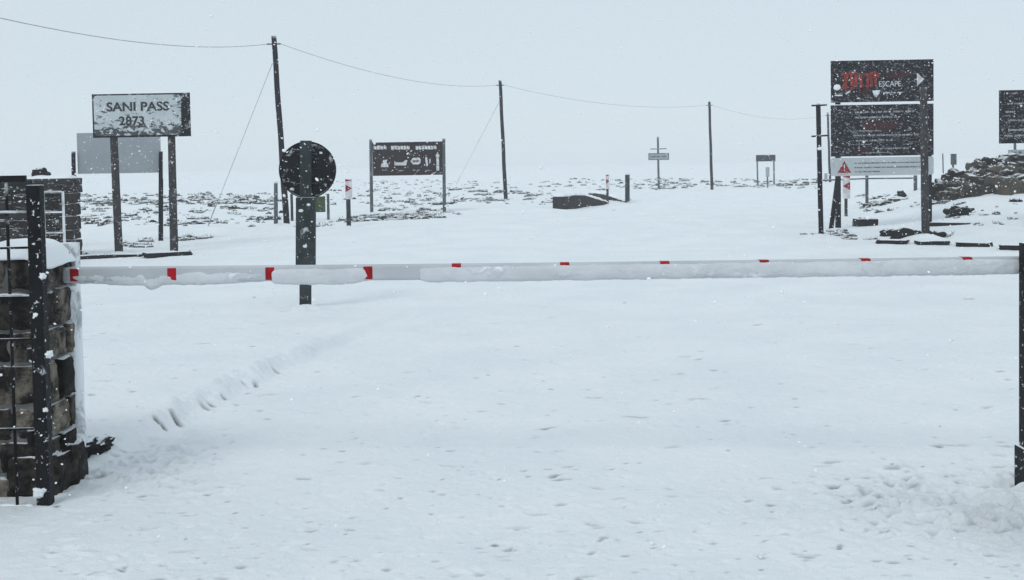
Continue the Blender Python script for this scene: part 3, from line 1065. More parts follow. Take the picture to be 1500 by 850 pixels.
face_c = mix_rgb(nt, map_range(nt, n0, .3, .7), (0.42, 0.47, 0.49), (0.56, 0.60, 0.625))
nt.links.new(mix_rgb(nt, mk, face_c, (0.045, 0.048, 0.055)), b.inputs['Base Color'])
b.inputs['Roughness'].default_value = .7
bump(nt, b, n1, .4, .02)
mb = MB()
fx0, fx1, fz0, fz1 = rect(138.5, 139.5, 266, 198.5, YS)
mb.prism(round_rect(fx0, fx1, fz0, fz1, .07), YS - .036, YS - .030)
mb.build('face', M_FACE, sg)
x0, x1, z0, z1 = rect(157, 149.5, 248.5, 163, YS)
text_part('lettering', 'SANI PASS', x0, x1, z0, z1, YS - .04, M_LETTER, sg, 1.0, .022)
x0, x1, z0, z1 = rect(175.5, 170.5, 212, 184, YS)
text_part('lettering', '2873', x0, x1, z0, z1, YS - .04, M_LETTER, sg, 1.05, .022)
mb = MB()
snow_ridge(mb, (X0_ + .02, YS - .01, Z1_ - .004), (X1_ - .02, YS - .01, Z1_ - .004), .04, .018, 24)
mb.build('snow_cap', M_SNOW, sg, smooth=True)

# ------------------------------------------------------------------ bare grey back of another sign
fb = G(235, 357)
YG = fb.y
fa = Vector((P(109, 352, YG).x, YG, 0)); fa.z = gh(fa.x, YG)
gb = thing('sign_back', 'plain grey back of a wide board behind the SANI PASS sign', 'sign', ((fa.x + fb.x) / 2, YG, fb.z))
x0, x1, z0, z1 = rect(111.5, 194, 234, 254, YG)
mb = MB(); mb.box(x0, x1, YG + .06, YG + .085, z0, z1)
mb.build('panel', M_GREYBACK, gb, bevel=.004)
post_between('post', 109, 222, fa, .10, M_POLE, gb, top_px=107.5)
post_between('post', 235, 222, fb, .10, M_POLE, gb, top_px=235.5)
mb = MB()
mb.tube([(fb.x - .13, fb.y + .5, fb.z - .1), (P(236, 262, YG).x, YG + .05, P(236, 262, YG).z)], .035, 8)
mb.build('brace', M_POLE, gb, smooth=True)

# ------------------------------------------------------------------ power poles and wires
poles = []
labels = ['tall dark power pole nearest the gate, left of the round sign', 'second dark power pole, beyond the brown lodge sign',
          'third slim power pole, between the crossed pole and a small far sign', 'farthest thin grey power pole, beside the large black billboard']
for (tx, ty, fx, fy, w), lab in zip(((401, 53, 420.5, 332, .165), (732.5, 118, 741, 292, .17), (1039, 149, 1043, 278, .17), (1212.5, 165, 1216, 267, .17)), labels):
    f = G(fx, fy)
    tp = P(tx, ty, f.y)
    r = thing('power_pole', lab, 'pole', f, 'power poles crossing the moor')
    mb = MB()
    a = f - Vector((0, 0, .2))
    k = 12
    mb.tube([a.lerp(tp, i / k) + Vector((.007 * math.sin(i * 1.3), 0, 0)) * (i < k) for i in range(k + 1)], [w / 2 * (1.08 - .22 * i / k) for i in range(k + 1)], 12, .04)
    mb.build('pole', M_POLE, r, smooth=True)
    mb = MB()
    q = tp - Vector((0, 0, .22))
    mb.tube([q + Vector((-.19, -.02, 0)), q + Vector((.19, -.02, 0))], .022, 8)
    mb.build('insulator', M_GREYPOST, r, smooth=True)
    poles.append((f, tp))
def wire(a, b, sag, label, rad=.0075, k=36):
    mb = MB()
    pts = []
    for i in range(k + 1):
        t = i / k
        p = a.lerp(b, t)
        p.z -= sag * 4 * t * (1 - t)
        pts.append(p)
    mb.tube(pts, rad, 6)
    tag(mb.build('overhead_wire', M_WIRE, None, smooth=True), label, 'wire', 'overhead wire spans between the power poles')
tops = [p[1] - Vector((0, 0, .22)) for p in poles]
t0 = tops[0] * 2 - tops[1]
t0 = P(-640, -150, max(9.0, t0.y))
wire(t0 + Vector((.19, 0, 0)), tops[0] + Vector((-.19, 0, 0)), .55, 'overhead wire sagging from the left frame edge to the nearest power pole')
wire(tops[0] + Vector((.19, 0, 0)), tops[1] + Vector((-.19, 0, 0)), .42, 'overhead wire between the first and the second power pole')
wire(tops[1] + Vector((.19, 0, 0)), tops[2] + Vector((-.19, 0, 0)), .45, 'overhead wire between the second and the third power pole')
wire(tops[2] + Vector((.19, 0, 0)), tops[3] + Vector((-.19, 0, 0)), .5, 'faint overhead wire running from the third power pole to the farthest one')
for (tx, ty, fx, fy, i, lab) in ((396, 93, 304, 331, 0, 'taut guy wire slanting down left from the nearest power pole'),
                                 (728, 150, 668, 270, 1, 'taut guy wire slanting down left from the second power pole')):
    f = G(fx, fy)
    tp = P(tx + 3, ty, poles[i][0].y)
    mb = MB()
    mb.tube([f - Vector((0, 0, .05)), tp], .0075 if i == 0 else .009, 6)
    q = f.lerp(tp, .16)
    mb.tube([f - Vector((0, 0, .05)), q], .016, 6)
    tag(mb.build('guy_wire', M_WIRE, None, smooth=True), lab, 'wire', 'guy wires of the power poles')

# ------------------------------------------------------------------ round road sign seen from behind
f = G(447, 449)
YR = f.y
rs = thing('round_sign', 'black round road sign seen from behind on a thick speckled post', 'sign', f)
c = P(449, 249, YR)
m = (c - EYE).dot(_d) / F
mb = MB()
mb.tube([(c.x, YR + .075, c.z), (c.x, YR + .079, c.z), (c.x, YR + .085, c.z), (c.x, YR + .087, c.z)], [41.5 * m - .01, 41.8 * m, 41.8 * m, 41.8 * m - .006], 64)
ds = mb.build('disc', M_DISC, rs)
mb = MB()
mb.tube([(c.x + math.cos(a) * 41.3 * m, YR + .066, c.z + math.sin(a) * 41.3 * m) for a in np.linspace(0, 2 * math.pi, 65)], .009, 6)
mb.build('rim', M_STEEL, rs, smooth=True)
mb = MB()
tp = P(448, 206, YR)
mb.beam((f.x, YR, f.z - .12), (tp.x, YR, tp.z), 16.5 * m, .07)
mb.build('post', M_TIMBER, rs, bevel=.008)
mb = MB()
a, b2 = P(448.5, 289, YR), P(448, 410, YR)
mb.beam((b2.x, YR - .012, b2.z), (a.x, YR - .012, a.z), 28 * m, .10)
mb.build('sleeve', M_TIMBER, rs, bevel=.012)
for (px, py, s) in ((441, 309, .022), (452, 300, .018), (447, 361, .022), (428, 277, .02), (470, 224, .016)):
    mb = MB()
    q = P(px, py, YR - .07 if 435 < px < 462 else YR + .07)
    mb.stone(q, (s, s * .4, s * .7), random.random() * 60, 8, 1.0, .7, 2.4)
    mb.build('stuck_snow', M_SNOW, rs, smooth=True)
for dz in (-.18, .18):
    mb = MB()
    mb.box(c.x - .12, c.x + .12, YR + .0355, YR + .074, c.z + dz - .015, c.z + dz + .015)
    mb.build('bracket', M_STEEL, rs, bevel=.003)

# ------------------------------------------------------------------ low green board behind the round sign, and stub posts beside it
f = G(481, 322)
Yq = f.y
gb2 = thing('green_sign', 'low green board on two stub posts, half hidden by the round sign', 'sign', f)
post_between('post', 481, 284, f, .085, M_GREYPOST, gb2, top_px=480.5)
fl = Vector((P(428, 322, Yq).x, Yq, 0)); fl.z = gh(fl.x, Yq)
post_between('post', 428, 284, fl, .085, M_TIMBER, gb2, top_px=427)
x0, x1, z0, z1 = rect(436, 288, 477, 311, Yq)
mb = MB(); mb.box(x0, x1, Yq - .07, Yq - .048, z0, z1)
mb.build('board', M_GREEN, gb2, bevel=.004)
f = G(404, 334)
st1 = thing('stub_post', 'short grey stub post beside the nearest power pole', 'post', f)
post_between('post', 404, 268, f, .11, M_GREYPOST, st1, top_px=404)
mb = MB(); mb.stone(P(404, 267, f.y), (.06, .06, .03), 3, 4, .8, .3); mb.build('snow_cap', M_SNOW, st1, smooth=True)
f = G(919, 297)
st2 = thing('marker_post', 'plain dark marker post at the far end of the culvert wall', 'post', f)
post_between('post', 919, 256, f, .17, M_TIMBER, st2, top_px=919, rnd_post=False)
mb = MB(); mb.stone(P(919, 255.5, f.y), (.09, .09, .035), 3, 4, .8, .3); mb.build('snow_cap', M_SNOW, st2, smooth=True)

# ------------------------------------------------------------------ red-white hazard markers
def hazard(px, py_foot, py_top, py_mid, wpx, label, post_w, flip=1):
    f = G(px, py_foot)
    r = thing('hazard_marker', label, 'marker post', f, 'red and white hazard markers')
    Y = f.y
    x0, x1, z0, z1 = rect(px - wpx / 2, py_top, px + wpx / 2, py_mid, Y)
    mb = MB(); mb.box(x0, x1, Y - .03, Y - .012, z0, z1)
    mb.build('plate', M_HAZWHITE, r, bevel=.004)
    mb = MB()
    w, h = x1 - x0, z1 - z0
    for k in (.36, .88):
        za, zc = z0 + h * k, z0 + h * min(1, k + .36)
        zm = (za + zc) / 2
        if flip > 0:
            mb.prism([(x0 + .004, za), (x0 + .004, zc), (x1 - .004, zm)], Y - .036, Y - .0305)
        else:
            mb.prism([(x1 - .004, za), (x0 + .004, zm), (x1 - .004, zc)], Y - .036, Y - .0305)
    mb.build('chevron', M_REDDULL, r)
    mb = MB()
    mb.beam((f.x, Y + .01, f.z - .12), (f.x, Y + .01, z1 - .02), post_w, .04)
    mb.build('post', M_TIMBER, r, bevel=.005)
hazard(511, 333, 262.5, 292, 10, 'red and white hazard marker standing between round sign and lodge sign', .115)
hazard(1239.5, 317, 257, 291, 11, 'red and white hazard marker below the billboard warning triangle', .085, -1)
hazard(890, 297, 256, 277, 4.6, 'small far red and white hazard marker by the culvert wall', .10)

# ------------------------------------------------------------------ brown lodge sign
f1 = G(544.5, 314); f2 = G(651, 314)
YL = (f1.y + f2.y) / 2
f1 = Vector((P(544.5, 314, YL).x, YL, 0)); f1.z = gh(f1.x, YL)
f2 = Vector((P(651, 314, YL).x, YL, 0)); f2.z = gh(f2.x, YL)
ls = thing('lodge_sign', 'brown tourist board with white symbols and up arrow between two posts', 'sign', ((f1.x + f2.x) / 2, YL, f1.z))
post_between('post', 544, 204, f1, .105, M_GREYPOST, ls, top_px=543)
post_between('post', 651, 203, f2, .105, M_GREYPOST, ls, top_px=650)
x0, x1, z0, z1 = rect(546, 208, 648.5, 257, YL)
mb = MB(); mb.box(x0, x1, YL - .03, YL - .004, z0, z1)
mb.build('board', M_BROWN, ls, bevel=.005)
yl2 = YL - .03
rr = random.Random(12)
mb = MB()
for a, b_ in ((547.5, 567), (573, 601), (609, 640)):
    xa, xb, za, zb_ = rect(a, 213.5, b_, 219.5, YL)
    nn = max(4, int((b_ - a) / 4.2))
    for k in range(nn):
        u0, u1 = xa + (xb - xa) * k / nn, xa + (xb - xa) * (k + .86) / nn
        zz0 = za + rr.uniform(0, .25) * (zb_ - za)
        zz1 = zb_ - rr.uniform(0, .25) * (zb_ - za)
        mb.prism([(u0, zz0), (u1, za + rr.uniform(0, .2) * .05), (u1, zz1), (u0, zb_)], yl2 - .004, yl2 - .0005)
mb.build('lettering', M_LITE, ls)
mb = MB()
def poly(pts): mb.prism([(P(x, y, YL).x, P(x, y, YL).z) for x, y in pts][::1], yl2 - .0045, yl2 - .0005)
poly([(558, 245), (559, 240), (562, 238), (561, 234.5), (568, 234), (566, 238), (569, 241), (569, 245)])        # hut
poly([(578, 242.5), (578, 235.5), (580, 238), (590, 238), (594, 234.5), (597, 235), (595, 242.5)])              # bed
poly([(601, 236.5), (605, 231.5), (614, 231), (616.5, 234), (616, 239), (613, 241), (605, 241)])                # badge
poly([(623, 230), (625.5, 230), (627, 240), (626, 244.5), (624, 242)])                                          # fork
poly([(629, 233), (631, 233), (630.5, 239), (629, 240)])
poly([(639.3, 250), (639.3, 229), (637.6, 229), (641, 222.5), (644.4, 229), (643, 229), (643.6, 250)])          # up arrow
mb.build('symbols', M_LITE, ls)
mb = MB()
for a, b_, yy in ((560, 568.5, 249.5), (583, 591.5, 250), (605, 616, 249.5), (624, 632, 250), (634, 648, 253.2)):
    xa, xb, za, zb_ = rect(a, yy - 1.2, b_, yy + 1.2, YL)
    scribble(mb, xa, xb, (za + zb_) / 2, (zb_ - za) * .9, yl2 - .002, rr)
mb.build('captions', M_WORN, ls)
mb = MB()
xa, xb, za, zb_ = rect(604, 233.5, 613.5, 239, YL)
scribble(mb, xa + .02, xb, (za + zb_) / 2, (zb_ - za) * .7, yl2 - .0062, rr)
mb.build('badge_print', M_LETTER, ls)
mb = MB()
snow_ridge(mb, (x0, YL - .017, z1 - .004), (x1, YL - .017, z1 - .004), .03, .018, 20)
mb.build('snow_cap', M_SNOW, ls, smooth=True)

# ------------------------------------------------------------------ culvert head walls in the road
def headwall(pa, pb, ha_py, hb_py, label, th=.34):
    a, b_ = G(*pa), G(*pb)
    za, zb_ = P(pa[0], ha_py, a.y).z, P(pb[0], hb_py, b_.y).z
    d = (b_ - a).normalized(); nrm = Vector((-d.y, d.x, 0)).normalized()
    r = thing('culvert_wall', label, 'low wall', (a + b_) / 2, 'low stone culvert walls')
    mb = MB(); N = 10
    vs, fs = [], []
    for i in range(N + 1):
        t = i / N
        p = a.lerp(b_, t)
        zt = za + (zb_ - za) * max(0, (t - .35) / .65) ** 1.1
        j = .02 * math.sin(i * 2.1)
        for off, z in ((0, p.z - .2), (th, p.z - .2), (th, zt), (0, zt)):
            q = p + nrm * (off + j)
            vs.append((q.x, q.y, z + .015 * math.sin(i * 3.7)))
    for i in range(N):
        for k in range(4):
            fs.append((i * 4 + k, i * 4 + (k + 1) % 4, i * 4 + 4 + (k + 1) % 4, i * 4 + 4 + k))
    fs.append((0, 3, 2, 1)); fs.append((N * 4, N * 4 + 1, N * 4 + 2, N * 4 + 3))
    mb.add(vs, fs)
    mb.build('masonry', M_CULVERT, r)
    mb = MB()
    for i in range(N):
        t0_, t1_ = i / N, (i + 1) / N
    pts = []
    for i in range(N + 1):
        t = i / N
        p = a.lerp(b_, t)
        pts.append((p + nrm * th * .5, za + (zb_ - za) * max(0, (t - .35) / .65) ** 1.1))
    for i in range(N):
        p, q = pts[i], pts[i + 1]
        snow_ridge(mb, (p[0].x, p[0].y, p[1] - .01), (q[0].x, q[0].y, q[1] - .01), th * .99, .14, 3)
    mb.build('snow_cap', M_SNOW, r, smooth=True)
headwall((827, 307), (893, 298), 288, 297.5, 'nearer wedge-shaped dark stone culvert wall with snow on top', .45)
headwall((862, 290), (919, 297.2), 283, 296.5, 'farther low culvert wall running down to the plain marker post')

# ------------------------------------------------------------------ far small signs on the moor
f = G(965, 277.5)
cs = thing('crossed_pole_sign', 'grey pole with one thin crossbar and a small board, on the skyline', 'sign', f)
Y = f.y
post_between('pole', 964, 200.5, f, .13, M_GREYPOST, cs, top_px=963.6)
mb = MB(); a, b2 = P(952.5, 218.5, Y), P(976, 218, Y); mb.tube([(a.x, Y - .06, a.z), (b2.x, Y - .06, b2.z)], .03, 8)
mb.build('crossbar', M_GREYPOST, cs, smooth=True)
x0, x1, z0, z1 = rect(949.5, 224.5, 979.5, 234.5, Y)
mb = MB(); mb.box(x0, x1, Y - .13, Y - .09, z0, z1); mb.build('board', M_GREYBACK, cs, bevel=.006)
mb = MB(); mb.box(x0, x1, Y - .137, Y - .1301, z1 - .05, z1); mb.box(x0, x1, Y - .137, Y - .1301, z0, z0 + .05)
mb.box(x0, x0 + .05, Y - .137, Y - .1301, z0 + .0505, z1 - .0505); mb.box(x1 - .05, x1, Y - .137, Y - .1301, z0 + .0505, z1 - .0505)
mb.build('border', M_GREYPOST, cs)
mb = MB(); scribble(mb, x0 + .15, x1 - .15, (z0 + z1) / 2, .13, Y - .132, rr); mb.build('lettering', M_GREYPOST, cs)

f = G(1110, 272)
Y = f.y
fs_ = thing('far_sign', 'small dark board on two thin legs, right of the third power pole', 'sign', f)
post_between('leg', 1110, 228, f, .10, M_GREYPOST, fs_, top_px=1109)
f2 = Vector((P(1134, 271.5, Y).x, Y, 0)); f2.z = gh(f2.x, Y)
post_between('leg', 1134, 228, f2, .10, M_GREYPOST, fs_, top_px=1133.5)
x0, x1, z0, z1 = rect(1107, 227, 1135.5, 236.5, Y)
mb = MB(); mb.box(x0, x1, Y - .09, Y - .055, z0, z1); mb.build('board', M_TIMBER, fs_, bevel=.006)
mb = MB(); snow_ridge(mb, (x0, Y - .07, z1 - .005), (x1, Y - .07, z1 - .005), .05, .03, 8); mb.build('snow_cap', M_SNOW, fs_, smooth=True)

def small_marker(px, pyf, pyt, pym, w, label, pw):
    f = G(px, pyf)
    r = thing('marker_plate', label, 'marker post', f)
    post_between('post', px, pyt + 2, f, pw, M_GREYPOST, r, top_px=px - .6)
    x0, x1, z0, z1 = rect(px - w / 2 - .5, pyt, px + w / 2 - .5, pym, f.y)
    mb = MB(); mb.box(x0, x1, f.y - pw * .5 - .03, f.y - pw * .5 - .005, z0, z1); mb.build('plate', M_GREYBACK if w < 7 else M_GREYPOST, r, bevel=.005)
small_marker(1124.5, 275, 245, 259, 5.5, 'little pale marker plate standing under the small dark far board', .10)
small_marker(1396.5, 268, 225.5, 241.5, 8.5, 'small grey plate on a thin post rising behind the rock pile', .07)
small_marker(1210, 267, 254, 266, 4.5, 'tiny grey box at the foot of the farthest power pole', .09)

f = G(1382, 264)
tp = thing('thin_post', 'very thin faint post between the billboard and the grey plate', 'post', f)
post_between('post', 1382, 225, f, .045, M_GREYPOST, tp, top_px=1381)
mb = MB(); mb.stone(P(1381, 224.5, f.y), (.035, .035, .02), 3, 3, .8, .3); mb.build('snow_cap', M_SNOW, tp, smooth=True)

# ------------------------------------------------------------------ slim pole with two short crossbars
f = G(1203, 346)
Y = f.y
tpole = thing('crossbar_pole', 'slim black pole with two short crossbars, left of the billboard', 'pole', f)
post_between('pole', 1201, 152.5, f, .105, M_POLE, tpole, top_px=1198.5)
for (xa, ya, xb, yb_) in ((1188, 155, 1210, 154), (1188, 200, 1212, 198.5)):
    a, b2 = P(xa, ya, Y), P(xb, yb_, Y)
    mb = MB()
    mb.tube([(a.x, Y - .05, a.z), (b2.x, Y - .05, b2.z)], .02, 8)
    mb.build('crossbar', M_POLE, tpole, smooth=True)
mb = MB(); mb.stone(P(1201.5, 218, Y - .05), (.06, .03, .035), 3, 4, .8, .3); mb.build('stuck_snow', M_SNOW, tpole, smooth=True)

# ------------------------------------------------------------------ the large billboard
f = G(1230, 336)
Y = f.y
bbd = thing('billboard', 'large black two-panel advertising board with red print and warning strip', 'billboard', f)
post_between('post', 1230, 100, Vector((f.x, Y + .12, f.z)), .135, M_POLE, bbd, top_px=1227, y=Y + .12)
fr = G(1356, 346)
post_between('post', 1356, 128, fr, .16, M_TIMBERP, bbd, top_px=1352.5, y=fr.y)
post_between('post', 1361, 210, Vector((P(1361, 340, Y + .15).x, Y + .15, 0)), .13, M_POLE, bbd, top_px=1361, y=Y + .15)
mb = MB()
mb.tube([P(1216, 346, Y + .3), P(1227, 262, Y + .2), P(1227.5, 256, Y + .2)], .058, 10)
mb.build('brace', M_POLE, bbd, smooth=True)
for (py0, py1) in ((88, 149.3), (153, 228.5)):
    x0, x1, z0, z1 = rect(1217, py0, 1367, py1, Y)
    mb = MB(); mb.box(x0, x1, Y - .03, Y + .015, z0, z1)
    mb.build('panel', M_BOARD, bbd, bevel=.006)
    mb = MB(); snow_ridge(mb, (x0, Y - .008, z1 - .006), (x1, Y - .008, z1 - .006), .05, .022, 24); mb.build('snow_cap', M_SNOW, bbd, smooth=True)
x0, x1, z0, z1 = rect(1217, 230.5, 1367, 257, Y)
mb = MB(); mb.prism(round_rect(x0, x1, z0, z1, .05), Y - .03, Y - .005)
mb.build('warning_strip', M_PALE, bbd)
yf = Y - .03
def bpoly(mb, pts, d=.005): mb.prism([(P(x, y, Y).x, P(x, y, Y).z) for x, y in pts], yf - d, yf - .0005)
# red block lettering: tall uneven strokes under a bar
mb = MB()
for pts in (((1231, 107.5), (1256, 106), (1256, 109.5), (1236, 111), (1231, 112)), ((1236, 111.5), (1243, 111), (1239, 127), (1234, 126)),
            ((1244, 112), (1248, 112), (1252, 124), (1249, 127), (1245, 126)), ((1251, 110), (1255.5, 110), (1255.5, 126), (1252, 127)),
            ((1258, 109), (1262, 107.5), (1263, 133), (1258, 134)), ((1263.2, 107.5), (1268.5, 107), (1268.5, 110), (1263.2, 110.5)), ((1268.7, 107.5), (1272.5, 107), (1272, 128), (1268.5, 128.5)),
            ((1274, 106.5), (1278, 106), (1278, 126.5), (1274, 127)), ((1279.5, 105), (1283, 105), (1283.5, 125), (1280, 125.5)), ((1284, 106.5), (1287.5, 107), (1287, 114), (1284, 113)),
            ((1229, 127.5), (1251, 127.8), (1251, 131), (1233, 131)), ((1240.5, 128), (1244, 128), (1243, 134), (1240, 134))):
    bpoly(mb, pts)
mb.build('red_lettering', M_REDPRINT, bbd)
mb = MB()
bpoly(mb, ((1297, 107.5), (1318, 105.5), (1333, 106), (1330, 111.5), (1313, 113), (1297, 115)))
bpoly(mb, ((1258, 128.5), (1275, 128.2), (1271, 136), (1264, 138)))
mb.build('faded_bar', M_REDDARK, bbd)
x0, x1, z0, z1 = rect(1287, 119, 1319, 127, Y)
text_part('lettering', 'ESCAPE', x0, x1, z0, z1, yf - .0045, M_LITE, bbd, 1.0)
mb = MB()
bpoly(mb, ((1342.5, 107), (1353, 116.5), (1342.5, 126.5)))
mb.build('arrow', M_LITE, bbd)
mb = MB()
for pts in (((1277, 133), (1289, 132), (1287, 138), (1283, 143), (1280, 141)), ((1237, 137), (1244, 133), (1245, 135), (1239, 139)), ((1222, 139), (1234, 139), (1233, 141), (1222, 141))):
    bpoly(mb, pts)
xa, xb, za, zb_ = rect(1293, 134, 1322, 138, Y); scribble(mb, xa, xb, (za + zb_) / 2, .045, yf - .001, rr)
mb.build('symbols', M_LITE, bbd)
mb = MB()
q = P(1225.5, 128.5, Y)
mb.stone((q.x, yf - .005, q.z), (.085, .03, .07), 3, 12, 1.0, .10)
mb.build('stuck_snow', M_SNOW, bbd, smooth=True)
mb = MB()
for (a, b_, yy, hh) in ((1252, 1340, 164, .062), (1252, 1318, 172, .055), (1245, 1290, 192, .04), (1249, 1348, 198, .05), (1253, 1308, 206, .05), (1243, 1275, 212, .035), (1282, 1332, 217.5, .05), (1262, 1300, 224, .03)):
    xa, xb, za, zb_ = rect(a, yy - 1, b_, yy + 1, Y)
    scribble(mb, xa, xb, (za + zb_) / 2, hh, yf - .001, rr)
mb.build('print_lines', M_WORN, bbd)
mb = MB()
bpoly(mb, ((1262, 179), (1284, 177), (1310, 178), (1318, 184), (1300, 191), (1270, 192)), .003)
bpoly(mb, ((1250, 221), (1275, 218), (1272, 224), (1252, 226)), .003)
mb.build('picture_patch', M_REDDARK, bbd)
mb = MB()
for (a, b_, yy) in ((1251, 1347, 238.5), (1251, 1347, 245), (1252, 1289, 251.5)):
    xa, xb, za, zb_ = rect(a, yy - 1, b_, yy + 1, Y)
    scribble(mb, xa, xb, (za + zb_) / 2, .032, yf - .001, rr, .08)
mb.build('warning_print', M_GREYPOST, bbd)
mb = MB(); bpoly(mb, ((1236.3, 236), (1246, 253.5), (1226.5, 253.5)))
tri = mb.build('warning_triangle', M_REDDULL, bbd)
mb = MB()
mb.prism([(P(x, y, Y).x, P(x, y, Y).z) for x, y in ((1235.3, 241), (1237.3, 241), (1236.9, 247), (1235.7, 247))], yf - .009, yf - .0052)
mb.prism([(P(x, y, Y).x, P(x, y, Y).z) for x, y in ((1235.4, 248.6), (1237.2, 248.6), (1237.2, 250.4), (1235.4, 250.4))], yf - .009, yf - .0052)
mb.build('exclamation_mark', M_HAZWHITE, tri)

# ------------------------------------------------------------------ low rail behind the billboard
fa, fb2 = G(1270, 302), G(1341, 279)
rl = thing('low_rail', 'thin rail on two grey posts seen under the billboard', 'rail', (fa + fb2) / 2)
zr = P(1270, 261.5, fa.y).z
zr2 = P(1341, 261, fb2.y).z
for f_, z_, w in ((fa, zr, .085), (fb2, zr2, .10)):
    mb = MB(); mb.beam((f_.x, f_.y, f_.z - .1), (f_.x, f_.y, z_ + .1), w, w); mb.build('post', M_GREYPOST, rl, bevel=.005)
mb = MB()
ext = (fa - fb2).normalized()
mb.tube([(fb2.x, fb2.y - .06, zr2), (fa.x, fa.y - .06, zr), (fa.x + ext.x * 3.2, fa.y - .06 + ext.y * 3.2, zr + (zr - zr2) * .1)], .028, 8)
mb.build('rail', M_GREYPOST, rl, smooth=True)

# ------------------------------------------------------------------ black board cut off by the right frame edge
f = G(1475, 352)
Y = 24.0
rbx = P(1545, 300, Y).x
rb = thing('black_board', 'black snow-speckled board cut off by the right edge of the photo', 'sign', (rbx, Y, gh(rbx, Y)))
for px in (1522, 1590):
    xx = P(px, 300, Y).x
    mb = MB(); mb.beam((xx, Y + .09, gh(xx, Y) - .2), (xx, Y + .09, P(px, 132, Y).z), .13, .13); mb.build('post', M_POLE, rb, bevel=.006)
x0, x1, z0, z1 = rect(1463.5, 131, 1640, 209, Y)
mb = MB(); mb.box(x0, x1, Y - .03, Y + .015, z0, z1); mb.build('panel', M_BOARD, rb, bevel=.006)
mb = MB()
for (a, b_, yy, hh) in ((1470, 1490, 137, .05), (1474, 1500, 152, .05), (1472, 1486, 164, .05), (1476, 1560, 176, .05), (1476, 1570, 190, .06), (1470, 1500, 199, .06)):
    xa, xb, za, zb_ = rect(a, yy - 1, b_, yy + 1, Y); scribble(mb, xa, xb, (za + zb_) / 2, hh, Y - .031, rr)
mb.build('print_lines', M_WORN, rb)

f = G(1488, 262)
ps = thing('small_pole_sign', 'small grey board on a thin pole above the rock pile', 'sign', f)
Y = f.y
post_between('pole', 1488, 205, f, .09, M_GREYPOST, ps, top_px=1486.5)
x0, x1, z0, z1 = rect(1475.5, 219.5, 1499.5, 228.5, Y)
mb = MB(); mb.box(x0, x1, Y - .09, Y - .055, z0, z1); mb.build('board', M_GREYBACK, ps, bevel=.005)
mb = MB(); scribble(mb, x0 + .1, x1 - .1, (z0 + z1) / 2, .12, Y - .092, rr); mb.build('lettering', M_GREYPOST, ps)

# ------------------------------------------------------------------ rock outcrop and single rocks on the right
oc = G(1445, 286)
outc = MB()
rnd = random.Random(44)
YO = 31.0
top_line = [(1380, 284), (1392, 268), (1400, 262), (1415, 258), (1428, 262), (1440, 253), (1452, 243), (1470, 238), (1500, 237), (1560, 236), (1640, 242), (1700, 262)]
bot_line = [(1380, 291), (1420, 283), (1460, 277), (1500, 279), (1560, 282), (1640, 282), (1700, 280)]
tl, bl_ = np.array(top_line, float), np.array(bot_line, float)
for px in np.arange(1382, 1690, 5.0):
    yt, yb_ = np.interp(px, tl[:, 0], tl[:, 1]), np.interp(px, bl_[:, 0], bl_[:, 1])
    n_ = max(1, int((yb_ - yt) / 6.5))
    for k in range(n_ + 1):
        py = yb_ + (yt - yb_) * k / n_ + rnd.uniform(-1, 1)
        c = P(px + rnd.uniform(-3, 3), min(py + 3, yb_), YO + .45 * k + rnd.uniform(-.2, .2))
        s = rnd.choice((.08, .11, .14, .18, .24, .30))
        outc.stone((c.x, c.y, c.z - .03), (s * rnd.uniform(.9, 1.7), s * 1.3, s * rnd.uniform(.75, 1.15)), rnd.random() * 99, 8, rnd.uniform(.5, .9), .4, 1.6, rnd.uniform(-.6, .6), rnd.gauss(0, .35))
# earth body behind the stones
N_, vs, fs = 40, [], []
for i in range(N_ + 1):
    px = 1384 + (1698 - 1384) * i / N_
    yt, yb_ = np.interp(px, tl[:, 0], tl[:, 1]), np.interp(px, bl_[:, 0], bl_[:, 1])
    dy = max(.3, .55 * (yb_ - yt) / 8)
    a, b_ = P(px, yb_, YO + .05), P(px, yt + 2, YO + dy)
    vs += [(a.x, YO + .6, a.z - .6), (a.x, YO + .65, a.z - .12), (b_.x, YO + dy + .45, b_.z - .2), (b_.x, YO + dy + 1.2, b_.z - .3), (b_.x, YO + dy + 2.6, a.z - .5)]
for i in range(N_):
    for k in range(4):
        fs.append((i * 5 + k, i * 5 + 5 + k, i * 5 + 6 + k, i * 5 + 1 + k))
outc.add(vs, fs)
oo = outc.build('rock_outcrop', M_OUTCROP, None, smooth=True)
tag(oo, 'long rough brown rock pile with snow in its gaps, right edge', 'rocks')

def rock(px, py, wpx, hpx, label, mat=M_ROCK, power=.9, rough=.30, depth=.8, name='rock', cat='rock', group=None, sink=.25):
    f = G(px, py)
    m = (f - EYE).dot(_d) / F
    w, h = wpx * m / 2, hpx * m / 2
    mb = MB()
    mb.stone((f.x, f.y + w * depth * .5, f.z + h * (1 - sink)), (w, max(w * depth * .6, .12), h * 1.3), px * .13 + py * .07, 8, power, rough, 1.8)
    return tag(mb.build(name, mat, None, smooth=True), label, cat, group)
rock(1407, 316, 38, 14, 'single dark rock below the rough rock pile')
rock(1321, 290, 11, 10, 'small pointed dark rock seen under the billboard')
rock(1302, 346, 22, 10, 'left dark rock of the group before the billboard')
rock(1325, 349, 36, 14, 'largest dark rock of the group before the billboard')
rock(1356, 346, 22, 8, 'flat dark rock at the foot of the front billboard post')
rock(1378, 346, 18, 7, 'small dark rock right of the front billboard post')
rock(1446, 284, 26, 8, 'flat rock lying below the middle of the rock pile')
rock(1489, 296, 16, 5, 'little dark rock low on the bank at the right edge')
rock(1262, 327, 18, 8, 'short dark stone at the left end of the low block')
rock(125, 664, 30, 20, 'dark broken stone lying against the foot of the pillar, nearest of the pair', rough=.4, sink=.55)
